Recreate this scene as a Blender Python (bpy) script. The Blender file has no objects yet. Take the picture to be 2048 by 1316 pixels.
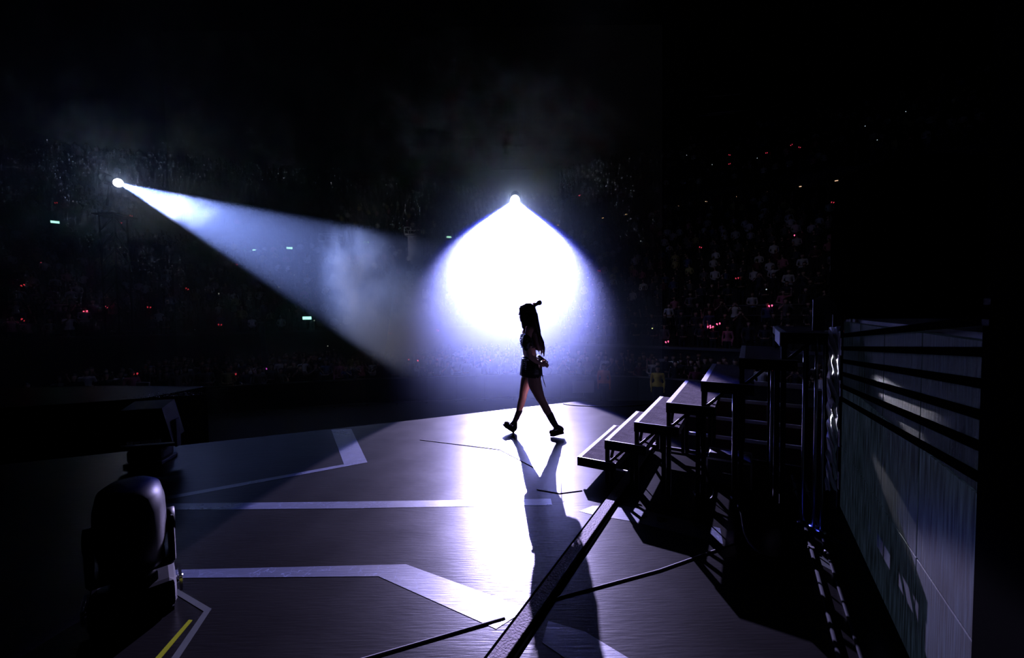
import bpy, bmesh, math, random
from mathutils import Vector, Matrix, Quaternion
random.seed(7)
PI = math.pi
V = Vector
SC = bpy.context.scene
COL = SC.collection

# ------------------------------------------------------------------ camera
FPX, TH, RO, EYE = 796.0, 0.0425, -0.015, 1.55
cd = bpy.data.cameras.new('camera'); cam = bpy.data.objects.new('camera', cd); COL.objects.link(cam)
cd.sensor_width = 36.0; cd.lens = 36.0 * FPX / 2048.0
cd.clip_start = 0.05; cd.clip_end = 300
cam.location = (0, 0, EYE)
fwd = V((0, math.cos(TH), -math.sin(TH))); up0 = V((0, math.sin(TH), math.cos(TH))); rt0 = V((1, 0, 0))
rt = rt0 * math.cos(RO) + up0 * math.sin(RO)
up = up0 * math.cos(RO) - rt0 * math.sin(RO)
cam.rotation_euler = Matrix((rt, up, -fwd)).transposed().to_euler()
SC.camera = cam

# ------------------------------------------------------------------ render look
SC.view_settings.view_transform = 'Standard'
SC.view_settings.look = 'None'
SC.view_settings.exposure = 0.0
SC.view_settings.gamma = 1.0
SC.view_settings.use_curve_mapping = False
cy = SC.cycles
cy.max_bounces = 5; cy.diffuse_bounces = 2; cy.glossy_bounces = 3; cy.transmission_bounces = 3
cy.volume_bounces = 0; cy.transparent_max_bounces = 8
cy.volume_step_rate = 1.0; cy.volume_max_steps = 128
cy.sample_clamp_indirect = 4.0
cy.use_denoising = True
cy.use_adaptive_sampling = True; cy.adaptive_threshold = 0.02

# ------------------------------------------------------------------ world and lights
w = bpy.data.worlds.new('world'); SC.world = w; w.use_nodes = True
w.node_tree.nodes['Background'].inputs[0].default_value = (0.10, 0.12, 0.30, 1)
w.node_tree.nodes['Background'].inputs[1].default_value = 0.004

LAMP_A = V((0.220, 18.0, 6.547)); AIM_A = V((-0.073, 3.630, 0.0))
LAMP_B = V((-19.365, 20.0, 8.224)); AIM_B = V((1.371, 11.961, 0.0))

def spot(name, loc, aim, power, size_deg, blend, color, radius):
    l = bpy.data.lights.new(name, 'SPOT'); l.energy = power; l.spot_size = math.radians(size_deg)
    l.spot_blend = blend; l.color = color; l.shadow_soft_size = radius
    o = bpy.data.objects.new(name, l); COL.objects.link(o); o.location = loc
    o.rotation_euler = (V(aim) - V(loc)).to_track_quat('-Z', 'Y').to_euler()
    return o

spot('follow_beam_front', LAMP_A, AIM_A, 310000, 14.9, 0.06, (0.56, 0.51, 1.0), 0.05)
spot('follow_beam_fringe', LAMP_A, AIM_A, 60000, 15.7, 0.10, (0.05, 0.07, 1.0), 0.05)
spot('follow_beam_side', LAMP_B, AIM_B, 74000, 15.0, 0.3, (0.26, 0.36, 1.0), 0.06)
spot('lens_spill_front', LAMP_A, AIM_A, 1300, 28, 1.0, (0.45, 0.5, 1.0), 0.08)
spot('lens_spill_side', LAMP_B, AIM_B, 32, 150, 0.8, (0.35, 0.45, 1.0), 0.10)

spot('tower_fill_light', (-12.3, 27.0, 6.0), (-12.3, 36.0, 7.6), 1200, 50, 0.5, (0.40, 0.50, 1.0), 0.1)  # added spot that lifts the pale towers, no fixture there
spot('film_fill_light_high', (2.93, 4.16, 1.32), (2.175, 2.68, 1.17), 1100, 5.0, 0.3, (0.85, 0.85, 1.0), 0.01)  # unseen spot added to brighten the upper part of the film
spot('film_fill_light_low', (2.93, 4.16, 1.20), (2.180, 2.68, 0.80), 900, 4.5, 0.3, (0.85, 0.85, 1.0), 0.01)  # second added spot, brightens the film lower down

def area(name, loc, aim, power, size, color):
    l = bpy.data.lights.new(name, 'AREA'); l.energy = power; l.size = size; l.color = color
    o = bpy.data.objects.new(name, l); COL.objects.link(o); o.location = loc
    o.rotation_euler = (V(aim) - V(loc)).to_track_quat('-Z', 'Y').to_euler()
    return o
spot('crowd_fill_light', (3, 8, 22), (10, 19, 0), 420, 62, 1.0, (0.78, 0.72, 0.88), 2.0)  # added fill over the crowd, no visible lamp

# ------------------------------------------------------------------ materials
def mat(name, color, rough=0.6, metal=0.0, spec=0.5, emit=None, estr=0.0, nscale=None, namt=0.25, bump=0.0, bscale=None, coat=0.0):
    m = bpy.data.materials.new(name); m.use_nodes = True
    nt = m.node_tree; b = nt.nodes['Principled BSDF']
    b.inputs['Base Color'].default_value = (*color, 1); b.inputs['Roughness'].default_value = rough
    b.inputs['Metallic'].default_value = metal; b.inputs['Specular IOR Level'].default_value = spec
    b.inputs['Coat Weight'].default_value = coat
    tc = nt.nodes.new('ShaderNodeTexCoord')
    if nscale:
        n = nt.nodes.new('ShaderNodeTexNoise'); n.inputs['Scale'].default_value = nscale; n.inputs['Detail'].default_value = 4
        nt.links.new(tc.outputs['Object'], n.inputs['Vector'])
        mr = nt.nodes.new('ShaderNodeMapRange'); mr.inputs[3].default_value = 1 - namt; mr.inputs[4].default_value = 1 + namt
        nt.links.new(n.outputs['Fac'], mr.inputs[0])
        mx = nt.nodes.new('ShaderNodeVectorMath'); mx.operation = 'SCALE'; mx.inputs[0].default_value = color
        nt.links.new(mr.outputs[0], mx.inputs['Scale']); nt.links.new(mx.outputs[0], b.inputs['Base Color'])
    if bump:
        n2 = nt.nodes.new('ShaderNodeTexNoise'); n2.inputs['Scale'].default_value = bscale or 20; n2.inputs['Detail'].default_value = 3
        nt.links.new(tc.outputs['Object'], n2.inputs['Vector'])
        bp = nt.nodes.new('ShaderNodeBump'); bp.inputs['Strength'].default_value = bump; bp.inputs['Distance'].default_value = 0.01
        nt.links.new(n2.outputs['Fac'], bp.inputs['Height']); nt.links.new(bp.outputs[0], b.inputs['Normal'])
    if emit:
        b.inputs['Emission Color'].default_value = (*emit, 1); b.inputs['Emission Strength'].default_value = estr
        m.cycles.emission_sampling = 'NONE'
    return m

def stage_floor_mat(name, color, rough, spec, scratch):
    """worn dance vinyl: long soft ripples, fine scuffs, patchy gloss"""
    m = mat(name, color, rough, 0, spec); nt = m.node_tree; b = nt.nodes['Principled BSDF']; L = nt.links
    tc = nt.nodes.new('ShaderNodeTexCoord')
    mp = nt.nodes.new('ShaderNodeMapping'); mp.inputs['Rotation'].default_value = (0, 0, math.radians(12)); mp.inputs['Scale'].default_value = (0.8, 3.2, 1)
    L.new(tc.outputs['Object'], mp.inputs[0])
    n1 = nt.nodes.new('ShaderNodeTexNoise'); n1.inputs['Scale'].default_value = 1.6; n1.inputs['Detail'].default_value = 3; n1.inputs['Distortion'].default_value = 0.6
    L.new(mp.outputs[0], n1.inputs['Vector'])
    mp2 = nt.nodes.new('ShaderNodeMapping'); mp2.inputs['Scale'].default_value = (4, 40, 1); mp2.inputs['Rotation'].default_value = (0, 0, math.radians(8))
    L.new(tc.outputs['Object'], mp2.inputs[0])
    n2 = nt.nodes.new('ShaderNodeTexNoise'); n2.inputs['Scale'].default_value = 2; n2.inputs['Detail'].default_value = 5
    L.new(mp2.outputs[0], n2.inputs['Vector'])
    b1 = nt.nodes.new('ShaderNodeBump'); b1.inputs['Strength'].default_value = 0.12; b1.inputs['Distance'].default_value = 0.012
    L.new(n1.outputs['Fac'], b1.inputs['Height'])
    b2 = nt.nodes.new('ShaderNodeBump'); b2.inputs['Strength'].default_value = 0.32; b2.inputs['Distance'].default_value = 0.003
    L.new(n2.outputs['Fac'], b2.inputs['Height']); L.new(b1.outputs[0], b2.inputs['Normal']); L.new(b2.outputs[0], b.inputs['Normal'])
    n3 = nt.nodes.new('ShaderNodeTexNoise'); n3.inputs['Scale'].default_value = 3; n3.inputs['Detail'].default_value = 8
    L.new(tc.outputs['Object'], n3.inputs['Vector'])
    mr = nt.nodes.new('ShaderNodeMapRange'); mr.inputs[1].default_value = 0.3; mr.inputs[2].default_value = 0.7
    mr.inputs[3].default_value = rough - 0.012; mr.inputs[4].default_value = rough + 0.012
    L.new(n3.outputs['Fac'], mr.inputs[0]); L.new(mr.outputs[0], b.inputs['Roughness'])
    if scratch:
        v = nt.nodes.new('ShaderNodeTexVoronoi'); v.feature = 'DISTANCE_TO_EDGE'; v.inputs['Scale'].default_value = 5
        dn = nt.nodes.new('ShaderNodeTexNoise'); dn.inputs['Scale'].default_value = 9
        L.new(tc.outputs['Object'], dn.inputs['Vector'])
        ad = nt.nodes.new('ShaderNodeVectorMath'); ad.operation = 'MULTIPLY_ADD'
        ad.inputs[1].default_value = (0.5, 0.5, 0.5)
        L.new(dn.outputs['Color'], ad.inputs[0]); L.new(tc.outputs['Object'], ad.inputs[2]); L.new(ad.outputs[0], v.inputs['Vector'])
        lt = nt.nodes.new('ShaderNodeMath'); lt.operation = 'LESS_THAN'; lt.inputs[1].default_value = 0.012
        L.new(v.outputs['Distance'], lt.inputs[0])
        mx = nt.nodes.new('ShaderNodeMix'); mx.data_type = 'RGBA'
        mx.inputs[6].default_value = (*color, 1); mx.inputs[7].default_value = (*[min(1, c * 2.6) for c in color], 1)
        L.new(lt.outputs[0], mx.inputs[0]); L.new(mx.outputs[2], b.inputs['Base Color'])
    return m

M = {}
M['stage'] = stage_floor_mat('stage_vinyl', (0.0004, 0.00035, 0.0004), 0.29, 0.042, False)
M['tape'] = stage_floor_mat('floor_tape', (0.0065, 0.008, 0.015), 0.28, 0.4, True)
M['thin'] = mat('grey_gaffer', (0.009, 0.010, 0.010), 1.0, spec=0.0, nscale=8)
M['yellow'] = mat('yellow_gaffer', (0.026, 0.028, 0.002), 1.0, spec=0.0, nscale=8)
M['black'] = mat('black_paint', (0.004, 0.004, 0.0045), 0.6, spec=0.12, nscale=6)
M['blacksat'] = mat('black_satin_plastic', (0.0012, 0.0012, 0.0014), 0.5, spec=0.03, nscale=10)
M['drape'] = mat('black_shade', (0.0003, 0.0003, 0.0003), 1.0, spec=0.0, nscale=3)
M['carpet'] = mat('tread_carpet', (0.020, 0.018, 0.020), 0.9, spec=0.0, nscale=14, namt=0.5, bump=0.5, bscale=60)
M['nosing'] = mat('tread_nosing', (0.07, 0.07, 0.078), 0.7, spec=0.1, nscale=40, namt=0.3)
M['alu'] = mat('aluminium', (0.55, 0.55, 0.58), 0.32, 1.0, nscale=12)
M['steel'] = mat('dark_steel', (0.02, 0.02, 0.024), 0.45, 0.4, spec=0.3, nscale=12)
M['chrome'] = mat('chrome', (0.8, 0.8, 0.84), 0.12, 1.0)
M['foil'] = mat('crumpled_foil', (0.92, 0.92, 0.97), 0.25, 0.35, 1.0, bump=0.6, bscale=9)
M['greypanel'] = mat('grey_panel', (0.22, 0.22, 0.25), 0.6, nscale=4)
M['rail'] = mat('worn_cover_strip', (0.026, 0.021, 0.024), 0.7, 0.0, 0.04, nscale=60, namt=0.9, bump=0.6, bscale=80)
M['arena'] = mat('arena_concrete', (0.035, 0.035, 0.04), 0.85, nscale=1.5)
M['arena_dark'] = mat('arena_dark', (0.012, 0.012, 0.014), 0.9, nscale=0.5)
M['ledge'] = mat('ledge_paint', (0.10, 0.10, 0.12), 0.6, nscale=2)
M['white_cloth'] = mat('white_cloth', (0.6, 0.62, 0.68), 0.8, nscale=3)
M['pale'] = mat('pale_paint', (0.65, 0.66, 0.7), 0.6, nscale=3)
M['pink'] = mat('pink_glow', (0.8, 0.1, 0.25), 0.4, emit=(1.0, 0.10, 0.25), estr=2.2)
M['pinkdim'] = mat('red_glow', (0.6, 0.05, 0.1), 0.4, emit=(1.0, 0.06, 0.12), estr=0.5)
M['whiteglow'] = mat('phone_glow', (0.8, 0.8, 0.8), 0.4, emit=(0.75, 0.9, 1.0), estr=0.5)
M['yelglow'] = mat('yellow_glow', (0.8, 0.8, 0.3), 0.4, emit=(0.9, 1.0, 0.4), estr=1.0)
M['exit'] = mat('exit_sign_glow', (0.5, 0.8, 0.8), 0.4, emit=(0.35, 0.95, 1.0), estr=2.6)
M['amber'] = mat('amber_step_light', (0.9, 0.6, 0.4), 0.4, emit=(1.0, 0.62, 0.38), estr=0.9)
M['violet'] = mat('violet_glow', (0.8, 0.1, 0.8), 0.4, emit=(0.8, 0.1, 1.0), estr=0.7)
M['lens'] = mat('hot_lens', (1, 1, 1), 0.2, emit=(0.85, 0.88, 1.0), estr=60)
M['booth'] = mat('booth_glow', (0.3, 0.2, 0.15), 0.7, emit=(0.9, 0.55, 0.4), estr=0.012)
M['glass'] = mat('lamp_glass', (0.25, 0.27, 0.3), 0.1, 0.0, 1.0, bump=0.8, bscale=30)
M['glitter'] = mat('glitter', (0.9, 0.9, 1.0), 0.2, 1.0)

def led_mat(strength):
    m = mat('led_mesh', (0.035, 0.05, 0.085), 0.7, 0.0, 0.03); nt = m.node_tree; b = nt.nodes['Principled BSDF']; L = nt.links
    tc = nt.nodes.new('ShaderNodeTexCoord')
    mp = nt.nodes.new('ShaderNodeMapping'); mp.inputs['Scale'].default_value = (60, 60, 5)
    L.new(tc.outputs['Object'], mp.inputs[0])
    n = nt.nodes.new('ShaderNodeTexNoise'); n.inputs['Scale'].default_value = 1; n.inputs['Detail'].default_value = 4
    L.new(mp.outputs[0], n.inputs['Vector'])
    cr = nt.nodes.new('ShaderNodeValToRGB'); cr.color_ramp.elements[0].position = 0.38; cr.color_ramp.elements[0].color = (0.0002, 0.0003, 0.0004, 1)
    cr.color_ramp.elements[1].position = 0.72; cr.color_ramp.elements[1].color = (0.0010, 0.0016, 0.0028, 1)
    L.new(n.outputs['Fac'], cr.inputs[0]); L.new(cr.outputs[0], b.inputs['Base Color'])
    L.new(cr.outputs[0], b.inputs['Emission Color']); b.inputs['Emission Strength'].default_value = strength; m.cycles.emission_sampling = 'NONE'  # emission put in for the faint light falling on the wall
    bp = nt.nodes.new('ShaderNodeBump'); bp.inputs['Strength'].default_value = 0.6; bp.inputs['Distance'].default_value = 0.004
    L.new(n.outputs['Fac'], bp.inputs['Height']); L.new(bp.outputs[0], b.inputs['Normal'])
    return m
M['seam_lit_edge'] = mat('seam_lit_edge', (0.012, 0.011, 0.013), 0.7, spec=0.1); M['led'] = led_mat(8.0); M['led_top_shade'] = led_mat(3.0); M['pipe'] = mat('pipe_rubber', (0.003, 0.0032, 0.004), 0.8, spec=0.01)

def cloth_random(name, per_island=False):
    m = mat(name, (0.1, 0.1, 0.1), 0.85); nt = m.node_tree; b = nt.nodes['Principled BSDF']; L = nt.links
    if per_island:
        g = nt.nodes.new('ShaderNodeNewGeometry'); src = g.outputs['Random Per Island']
    else:
        g = nt.nodes.new('ShaderNodeObjectInfo'); src = g.outputs['Random']
    cr = nt.nodes.new('ShaderNodeValToRGB'); cr.color_ramp.interpolation = 'CONSTANT'
    cols = [(0, (0.015, 0.015, 0.018)), (0.34, (0.03, 0.03, 0.05)), (0.5, (0.12, 0.11, 0.12)), (0.64, (0.55, 0.55, 0.58)), (0.76, (0.10, 0.02, 0.04)),
            (0.82, (0.05, 0.07, 0.16)), (0.88, (0.35, 0.32, 0.12)), (0.92, (0.4, 0.15, 0.2)), (0.96, (0.7, 0.7, 0.72))]
    e = cr.color_ramp.elements
    e[0].position = 0; e[0].color = (*cols[0][1], 1); e[1].position = cols[1][0]; e[1].color = (*cols[1][1], 1)
    for p, c in cols[2:]:
        x = e.new(p); x.color = (*c, 1)
    L.new(src, cr.inputs[0]); L.new(cr.outputs[0], b.inputs['Base Color'])
    return m
M['shirt'] = cloth_random('spectator_shirt')
M['crowdcloth'] = cloth_random('crowd_cloth', True)
M['skin_far'] = mat('spectator_skin', (0.42, 0.27, 0.2), 0.6)
M['hair_far'] = mat('spectator_hair', (0.012, 0.009, 0.008), 0.6)
M['jeans_far'] = mat('spectator_trousers', (0.02, 0.022, 0.03), 0.8)
M['yellow_vest'] = mat('yellow_vest', (0.55, 0.42, 0.05), 0.7)
M['orange_vest'] = mat('orange_vest', (0.65, 0.18, 0.05), 0.7)

def film_mat():
    m = bpy.data.materials.new('translucent_film'); m.use_nodes = True; nt = m.node_tree; nt.nodes.clear(); L = nt.links
    o = nt.nodes.new('ShaderNodeOutputMaterial'); a = nt.nodes.new('ShaderNodeBsdfTranslucent'); g = nt.nodes.new('ShaderNodeBsdfGlossy'); x = nt.nodes.new('ShaderNodeMixShader')
    a.inputs[0].default_value = (.95, .95, 1, 1); g.inputs['Roughness'].default_value = .25; x.inputs[0].default_value = .25
    n = nt.nodes.new('ShaderNodeTexNoise'); n.inputs['Scale'].default_value = 9; b = nt.nodes.new('ShaderNodeBump'); b.inputs['Strength'].default_value = .6; L.new(n.outputs['Fac'], b.inputs['Height']); L.new(b.outputs[0], g.inputs['Normal'])
    L.new(a.outputs[0], x.inputs[1]); L.new(g.outputs[0], x.inputs[2]); L.new(x.outputs[0], o.inputs['Surface']); return m
M['foil'] = film_mat()
# performer
M['skin'] = mat('skin', (0.46, 0.27, 0.22), 0.45, nscale=6, namt=0.06)
M['hair'] = mat('hair', (0.030, 0.012, 0.008), 0.42, nscale=30, namt=0.4, bump=0.5, bscale=60)
M['leather'] = mat('black_leather', (0.012, 0.012, 0.014), 0.3, bump=0.3, bscale=40)
M['sock'] = mat('black_sock', (0.035, 0.03, 0.045), 0.9)
M['stud'] = mat('silver_studs', (0.8, 0.8, 0.85), 0.15, 1.0)

# ------------------------------------------------------------------ mesh helpers
class MB:
    def __init__(s): s.bm = bmesh.new()
    def _tag(s, faces, mi, smooth):
        for f in faces: f.material_index = mi; f.smooth = smooth
    def box(s, c, size, rz=0.0, mat4=None, mi=0, bev=0.0):
        n0 = set(s.bm.faces)
        r = bmesh.ops.create_cube(s.bm, size=1.0)
        mtx = Matrix.Translation(V(c)) @ Matrix.Rotation(rz, 4, 'Z') @ Matrix.Diagonal((*size, 1))
        if mat4 is not None: mtx = mat4 @ mtx
        bmesh.ops.transform(s.bm, matrix=mtx, verts=r['verts'])
        if bev:
            ed = list({e for v in r['verts'] for e in v.link_edges})
            bmesh.ops.bevel(s.bm, geom=ed, offset=bev, segments=2, affect='EDGES', profile=0.5)
        s._tag([f for f in s.bm.faces if f not in n0], mi, False)
    def tube(s, p, q, r, r2=None, seg=10, mi=0, caps=True):
        p, q = V(p), V(q); d = q - p
        if d.length < 1e-6: return
        n0 = set(s.bm.faces)
        k = bmesh.ops.create_cone(s.bm, cap_ends=caps, segments=seg, radius1=r, radius2=r if r2 is None else r2, depth=d.length)
        m = Matrix.Translation((p + q) / 2) @ d.to_track_quat('Z', 'Y').to_matrix().to_4x4()
        bmesh.ops.transform(s.bm, matrix=m, verts=k['verts'])
        s._tag([f for f in s.bm.faces if f not in n0], mi, True)
    def bar(s, p, q, w, h=None, mi=0, upv=(0, 0, 1)):
        """square tube between two points"""
        h = h or w; p, q = V(p), V(q); d = q - p; L = d.length
        if L < 1e-6: return
        z = d.normalized(); u = V(upv)
        if abs(z.dot(u)) > 0.98: u = V((1, 0, 0))
        x = u.cross(z).normalized(); y = z.cross(x)
        m = Matrix((x, y, z)).transposed().to_4x4(); m.translation = (p + q) / 2
        n0 = set(s.bm.faces)
        r = bmesh.ops.create_cube(s.bm, size=1.0)
        bmesh.ops.transform(s.bm, matrix=m @ Matrix.Diagonal((w, h, L, 1)), verts=r['verts'])
        s._tag([f for f in s.bm.faces if f not in n0], mi, False)
    def ball(s, c, r, seg=12, mi=0, sc=(1, 1, 1), rot=None):
        n0 = set(s.bm.faces)
        k = bmesh.ops.create_uvsphere(s.bm, u_segments=seg, v_segments=max(6, seg // 2), radius=r)
        m = Matrix.Translation(V(c)) @ (rot.to_4x4() if rot else Matrix.Identity(4)) @ Matrix.Diagonal((*sc, 1))
        bmesh.ops.transform(s.bm, matrix=m, verts=k['verts'])
        s._tag([f for f in s.bm.faces if f not in n0], mi, True)
    def prism(s, pts, z0, z1, mi=0, mat4=None):
        lo = [s.bm.verts.new((p[0], p[1], z0)) for p in pts]; hi = [s.bm.verts.new((p[0], p[1], z1)) for p in pts]
        n = len(pts); fs = []
        fs.append(s.bm.faces.new(hi)); fs.append(s.bm.faces.new(lo[::-1]))
        for i in range(n):
            j = (i + 1) % n; fs.append(s.bm.faces.new((lo[i], lo[j], hi[j], hi[i])))
        if mat4 is not None: bmesh.ops.transform(s.bm, matrix=mat4, verts=lo + hi)
        s._tag(fs, mi, False)
    def rings(s, rings, mi=0, closed=True, cap=True, smooth=True):
        """loft through rings of equal point count"""
        vs = [[s.bm.verts.new(p) for p in r] for r in rings]; n = len(rings[0]); fs = []
        for a, b in zip(vs[:-1], vs[1:]):
            for i in range(n if closed else n - 1):
                j = (i + 1) % n; fs.append(s.bm.faces.new((a[i], a[j], b[j], b[i])))
        if cap:
            fs.append(s.bm.faces.new(vs[0][::-1])); fs.append(s.bm.faces.new(vs[-1]))
        s._tag(fs, mi, smooth)
    def cap(s, p, q, r1, r2, seg=14):
        """tapered capsule for remeshing"""
        p, q = V(p), V(q)
        s.ball(p, r1, seg); s.ball(q, r2, seg); s.tube(p, q, r1, r2, seg)
    def chain(s, pts, seg=14):
        """pts: (x,y,z,r)"""
        for a, b in zip(pts[:-1], pts[1:]): s.cap(a[:3], b[:3], a[3], b[3], seg)
    def mesh(s, name, mats):
        bmesh.ops.recalc_face_normals(s.bm, faces=s.bm.faces)
        me = bpy.data.meshes.new(name); s.bm.to_mesh(me); s.bm.free()
        for m in (mats if isinstance(mats, (list, tuple)) else [mats]): me.materials.append(M[m] if isinstance(m, str) else m)
        return me
    def build(s, name, mats, parent=None, loc=None):
        me = s.mesh(name, mats); o = bpy.data.objects.new(name, me); COL.objects.link(o)
        if parent: o.parent = parent
        if loc: o.location = loc
        return o

def tag(o, label=None, cat=None, group=None, kind=None):
    if label: o['label'] = label
    if cat: o['category'] = cat
    if group: o['group'] = group
    if kind: o['kind'] = kind
    return o
def empty(name, loc=(0, 0, 0), rz=0.0):
    o = bpy.data.objects.new(name, None); COL.objects.link(o); o.location = loc; o.rotation_euler = (0, 0, rz); o.empty_display_size = 0.1
    return o
def copy_tree(o, parent=None):
    c = o.copy(); COL.objects.link(c)
    if parent: c.parent = parent
    for ch in list(o.children): copy_tree(ch, c)
    return c
def remesh(mb, name, mats, voxel, smooth_it=6, parent=None, decimate=None, link=True):
    me = mb.mesh(name + '_raw', 'black'); me.materials.clear()
    o = bpy.data.objects.new(name + '_raw', me); COL.objects.link(o)
    r = o.modifiers.new('r', 'REMESH'); r.mode = 'VOXEL'; r.voxel_size = voxel; r.use_smooth_shade = True
    if smooth_it:
        sm = o.modifiers.new('s', 'SMOOTH'); sm.iterations = smooth_it; sm.factor = 0.5
    if decimate:
        d = o.modifiers.new('d', 'DECIMATE'); d.ratio = decimate
    dg = bpy.context.evaluated_depsgraph_get(); dg.update()
    m2 = bpy.data.meshes.new_from_object(o.evaluated_get(dg)); m2.name = name
    bpy.data.objects.remove(o); bpy.data.meshes.remove(me)
    m2.materials.clear()
    for k in mats: m2.materials.append(M[k])
    for p in m2.polygons: p.use_smooth = True
    if not link: return m2
    ob = bpy.data.objects.new(name, m2); COL.objects.link(ob)
    if parent: ob.parent = parent
    return ob

# ================================================================== THE ARENA SHELL
FLOOR = -2.2
mb = MB(); mb.box((0, 30, FLOOR - 0.1), (180, 140, 0.2)); tag(mb.build('floor', 'arena_dark'), 'dark arena floor around and below the stage', 'floor', kind='structure')
mb = MB(); mb.box((0, 30, 34), (180, 140, 0.3)); tag(mb.build('ceiling', 'arena_dark'), 'dark arena roof', 'ceiling', kind='structure')
mb = MB(); mb.box((0, 92, 16), (180, 0.4, 36.4)); tag(mb.build('wall_back', 'arena_dark'), 'dark far wall of the arena', 'wall', kind='structure')
mb = MB(); mb.box((-82, 30, 16), (0.4, 124, 36.4)); tag(mb.build('wall_left', 'arena_dark'), 'dark left wall of the arena', 'wall', kind='structure')
mb = MB(); mb.box((82, 30, 16), (0.4, 124, 36.4)); tag(mb.build('wall_right', 'arena_dark'), 'dark right wall of the arena', 'wall', kind='structure')
mb = MB(); mb.box((0, -32, 16), (180, 0.4, 36.4)); tag(mb.build('wall_front', 'arena_dark'), 'dark wall behind the viewer', 'wall', kind='structure')

# stands: two straight terraces meeting behind the front lamp
NR, UR = V((0.587, 0.81, 0)).normalized(), V((0.81, -0.587, 0)).normalized()
NL, UL = V((-0.37, 0.93, 0)).normalized(), V((-0.93, -0.37, 0)).normalized()
def seam(side, D): 
    y = D / 0.8835; return V((0.125 * y, y, 0))
def prof_r():
    p = [(20, FLOOR), (20, -0.3), (20.12, -0.3), (20.12, -0.8)]; D, z = 20.12, -0.8
    for i in range(22):
        D += 0.84; p.append((D, z)); z += 0.5; p.append((D, z))
    p += [(39, z), (39, 11.0), (39.2, 11.0), (39.2, 12.0), (41, 12.0)]; D, z = 41, 12
    for i in range(16):
        z += 0.6; p.append((D, z)); D += 0.85; p.append((D, z))
    return p
def prof_l():
    p = [(26, FLOOR), (26, 0.6), (26.15, 0.6), (26.15, 0.0)]; D, z = 26.15, 0
    for i in range(18):
        D += 0.85; p.append((D, z)); z += 0.4; p.append((D, z))
    p += [(42, z), (42, 8.0), (42.2, 8.0), (42.2, 9.0), (44, 9.0)]; D, z = 44, 9
    for i in range(16):
        z += 0.6; p.append((D, z)); D += 0.85; p.append((D, z))
    return p
def stand(prof, side, U, length, name, label):
    mb = MB(); a, b = [], []
    for D, z in prof:
        s0 = seam(side, D); a.append(mb.bm.verts.new((s0.x, s0.y, z))); e = s0 + U * length; b.append(mb.bm.verts.new((e.x, e.y, z)))
    for i in range(len(prof) - 1): mb.bm.faces.new((a[i], a[i + 1], b[i + 1], b[i]))
    tag(mb.build(name, 'arena'), label, 'stand', kind='structure')
PR, PL = prof_r(), prof_l()
stand(PR, 'r', UR, 62, 'terrace_right', 'stepped concrete seating terrace on the right')
stand(PL, 'l', UL, 75, 'terrace_left', 'stepped concrete seating terrace on the left')
def ledge(D, z, side, U, length, th, name):
    p = seam(side, D); q = p + U * length; mb = MB(); mb.bar((p.x, p.y, z), (q.x, q.y, z), 0.18, th)
    tag(mb.build(name, 'ledge'), None, None, kind='structure')
ledge(38.95, 11.0, 'r', UR, 62, 0.25, 'trim_1'); ledge(41.95, 8.0, 'l', UL, 75, 0.25, 'trim_2'); ledge(25.95, 0.62, 'l', UL, 75, 0.12, 'trim_3'); ledge(19.95, -0.28, 'r', UR, 60, 0.12, 'trim_4')

# railings on the right terrace
def railing(s0, s1, D, z, label, side='r', h=1.0):
    t = empty('railing', (0, 0, 0)); U = UR if side == 'r' else UL
    p = seam(side, D) + U * s0; q = seam(side, D) + U * s1; t.location = (p.x, p.y, z)
    d = q - p; mb = MB(); mb.tube((0, 0, h), (d.x, d.y, h), 0.035, seg=8); mb.tube((0, 0, h * 0.5), (d.x, d.y, h * 0.5), 0.025, seg=8); mb.build('rail_bar', 'ledge', t)
    n = max(2, int(d.length / 1.6))
    for i in range(n + 1):
        e = d * (i / n); mb = MB(); mb.tube((e.x, e.y, 0), (e.x, e.y, h), 0.03, seg=8); mb.build('post', 'ledge', t)
    tag(t, label, 'railing'); return t
railing(3.0, 8.0, 22.6, 0.2, 'dim metal railing in the terrace just right of the beam')
railing(9.2, 13.5, 22.9, 0.7, 'dim metal railing around the terrace opening left of the pink light')
railing(14.2, 18.0, 23.5, 1.2, 'dim metal railing in the terrace above the highest platform')

# ------------------------------------------------------------------ stage deck
ST = [(-14, 0.85), (-5.491, 4.19), (-3.428, 4.98), (-1.427, 5.75), (-0.21, 6.257), (1.154, 6.806), (3.2, 6.75), (9, 4.2), (9, -5), (-14, -5)]
mb = MB(); mb.prism(ST[::-1], -2.2, 0.0); tag(mb.build('stage_deck', 'stage'), 'dark glossy vinyl stage deck', 'stage', kind='structure')
mb = MB(); mb.prism([(-14, 5.6), (-8.2, 7.3), (-7.2, 7.7), (-6.9, 8.9), (-9.4, 9.2), (-15, 9.0)][::-1], -2.2, -0.02); tag(mb.build('stage_runway', 'stage'), 'dark runway deck beyond the left stage edge', 'stage', kind='structure')

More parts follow.
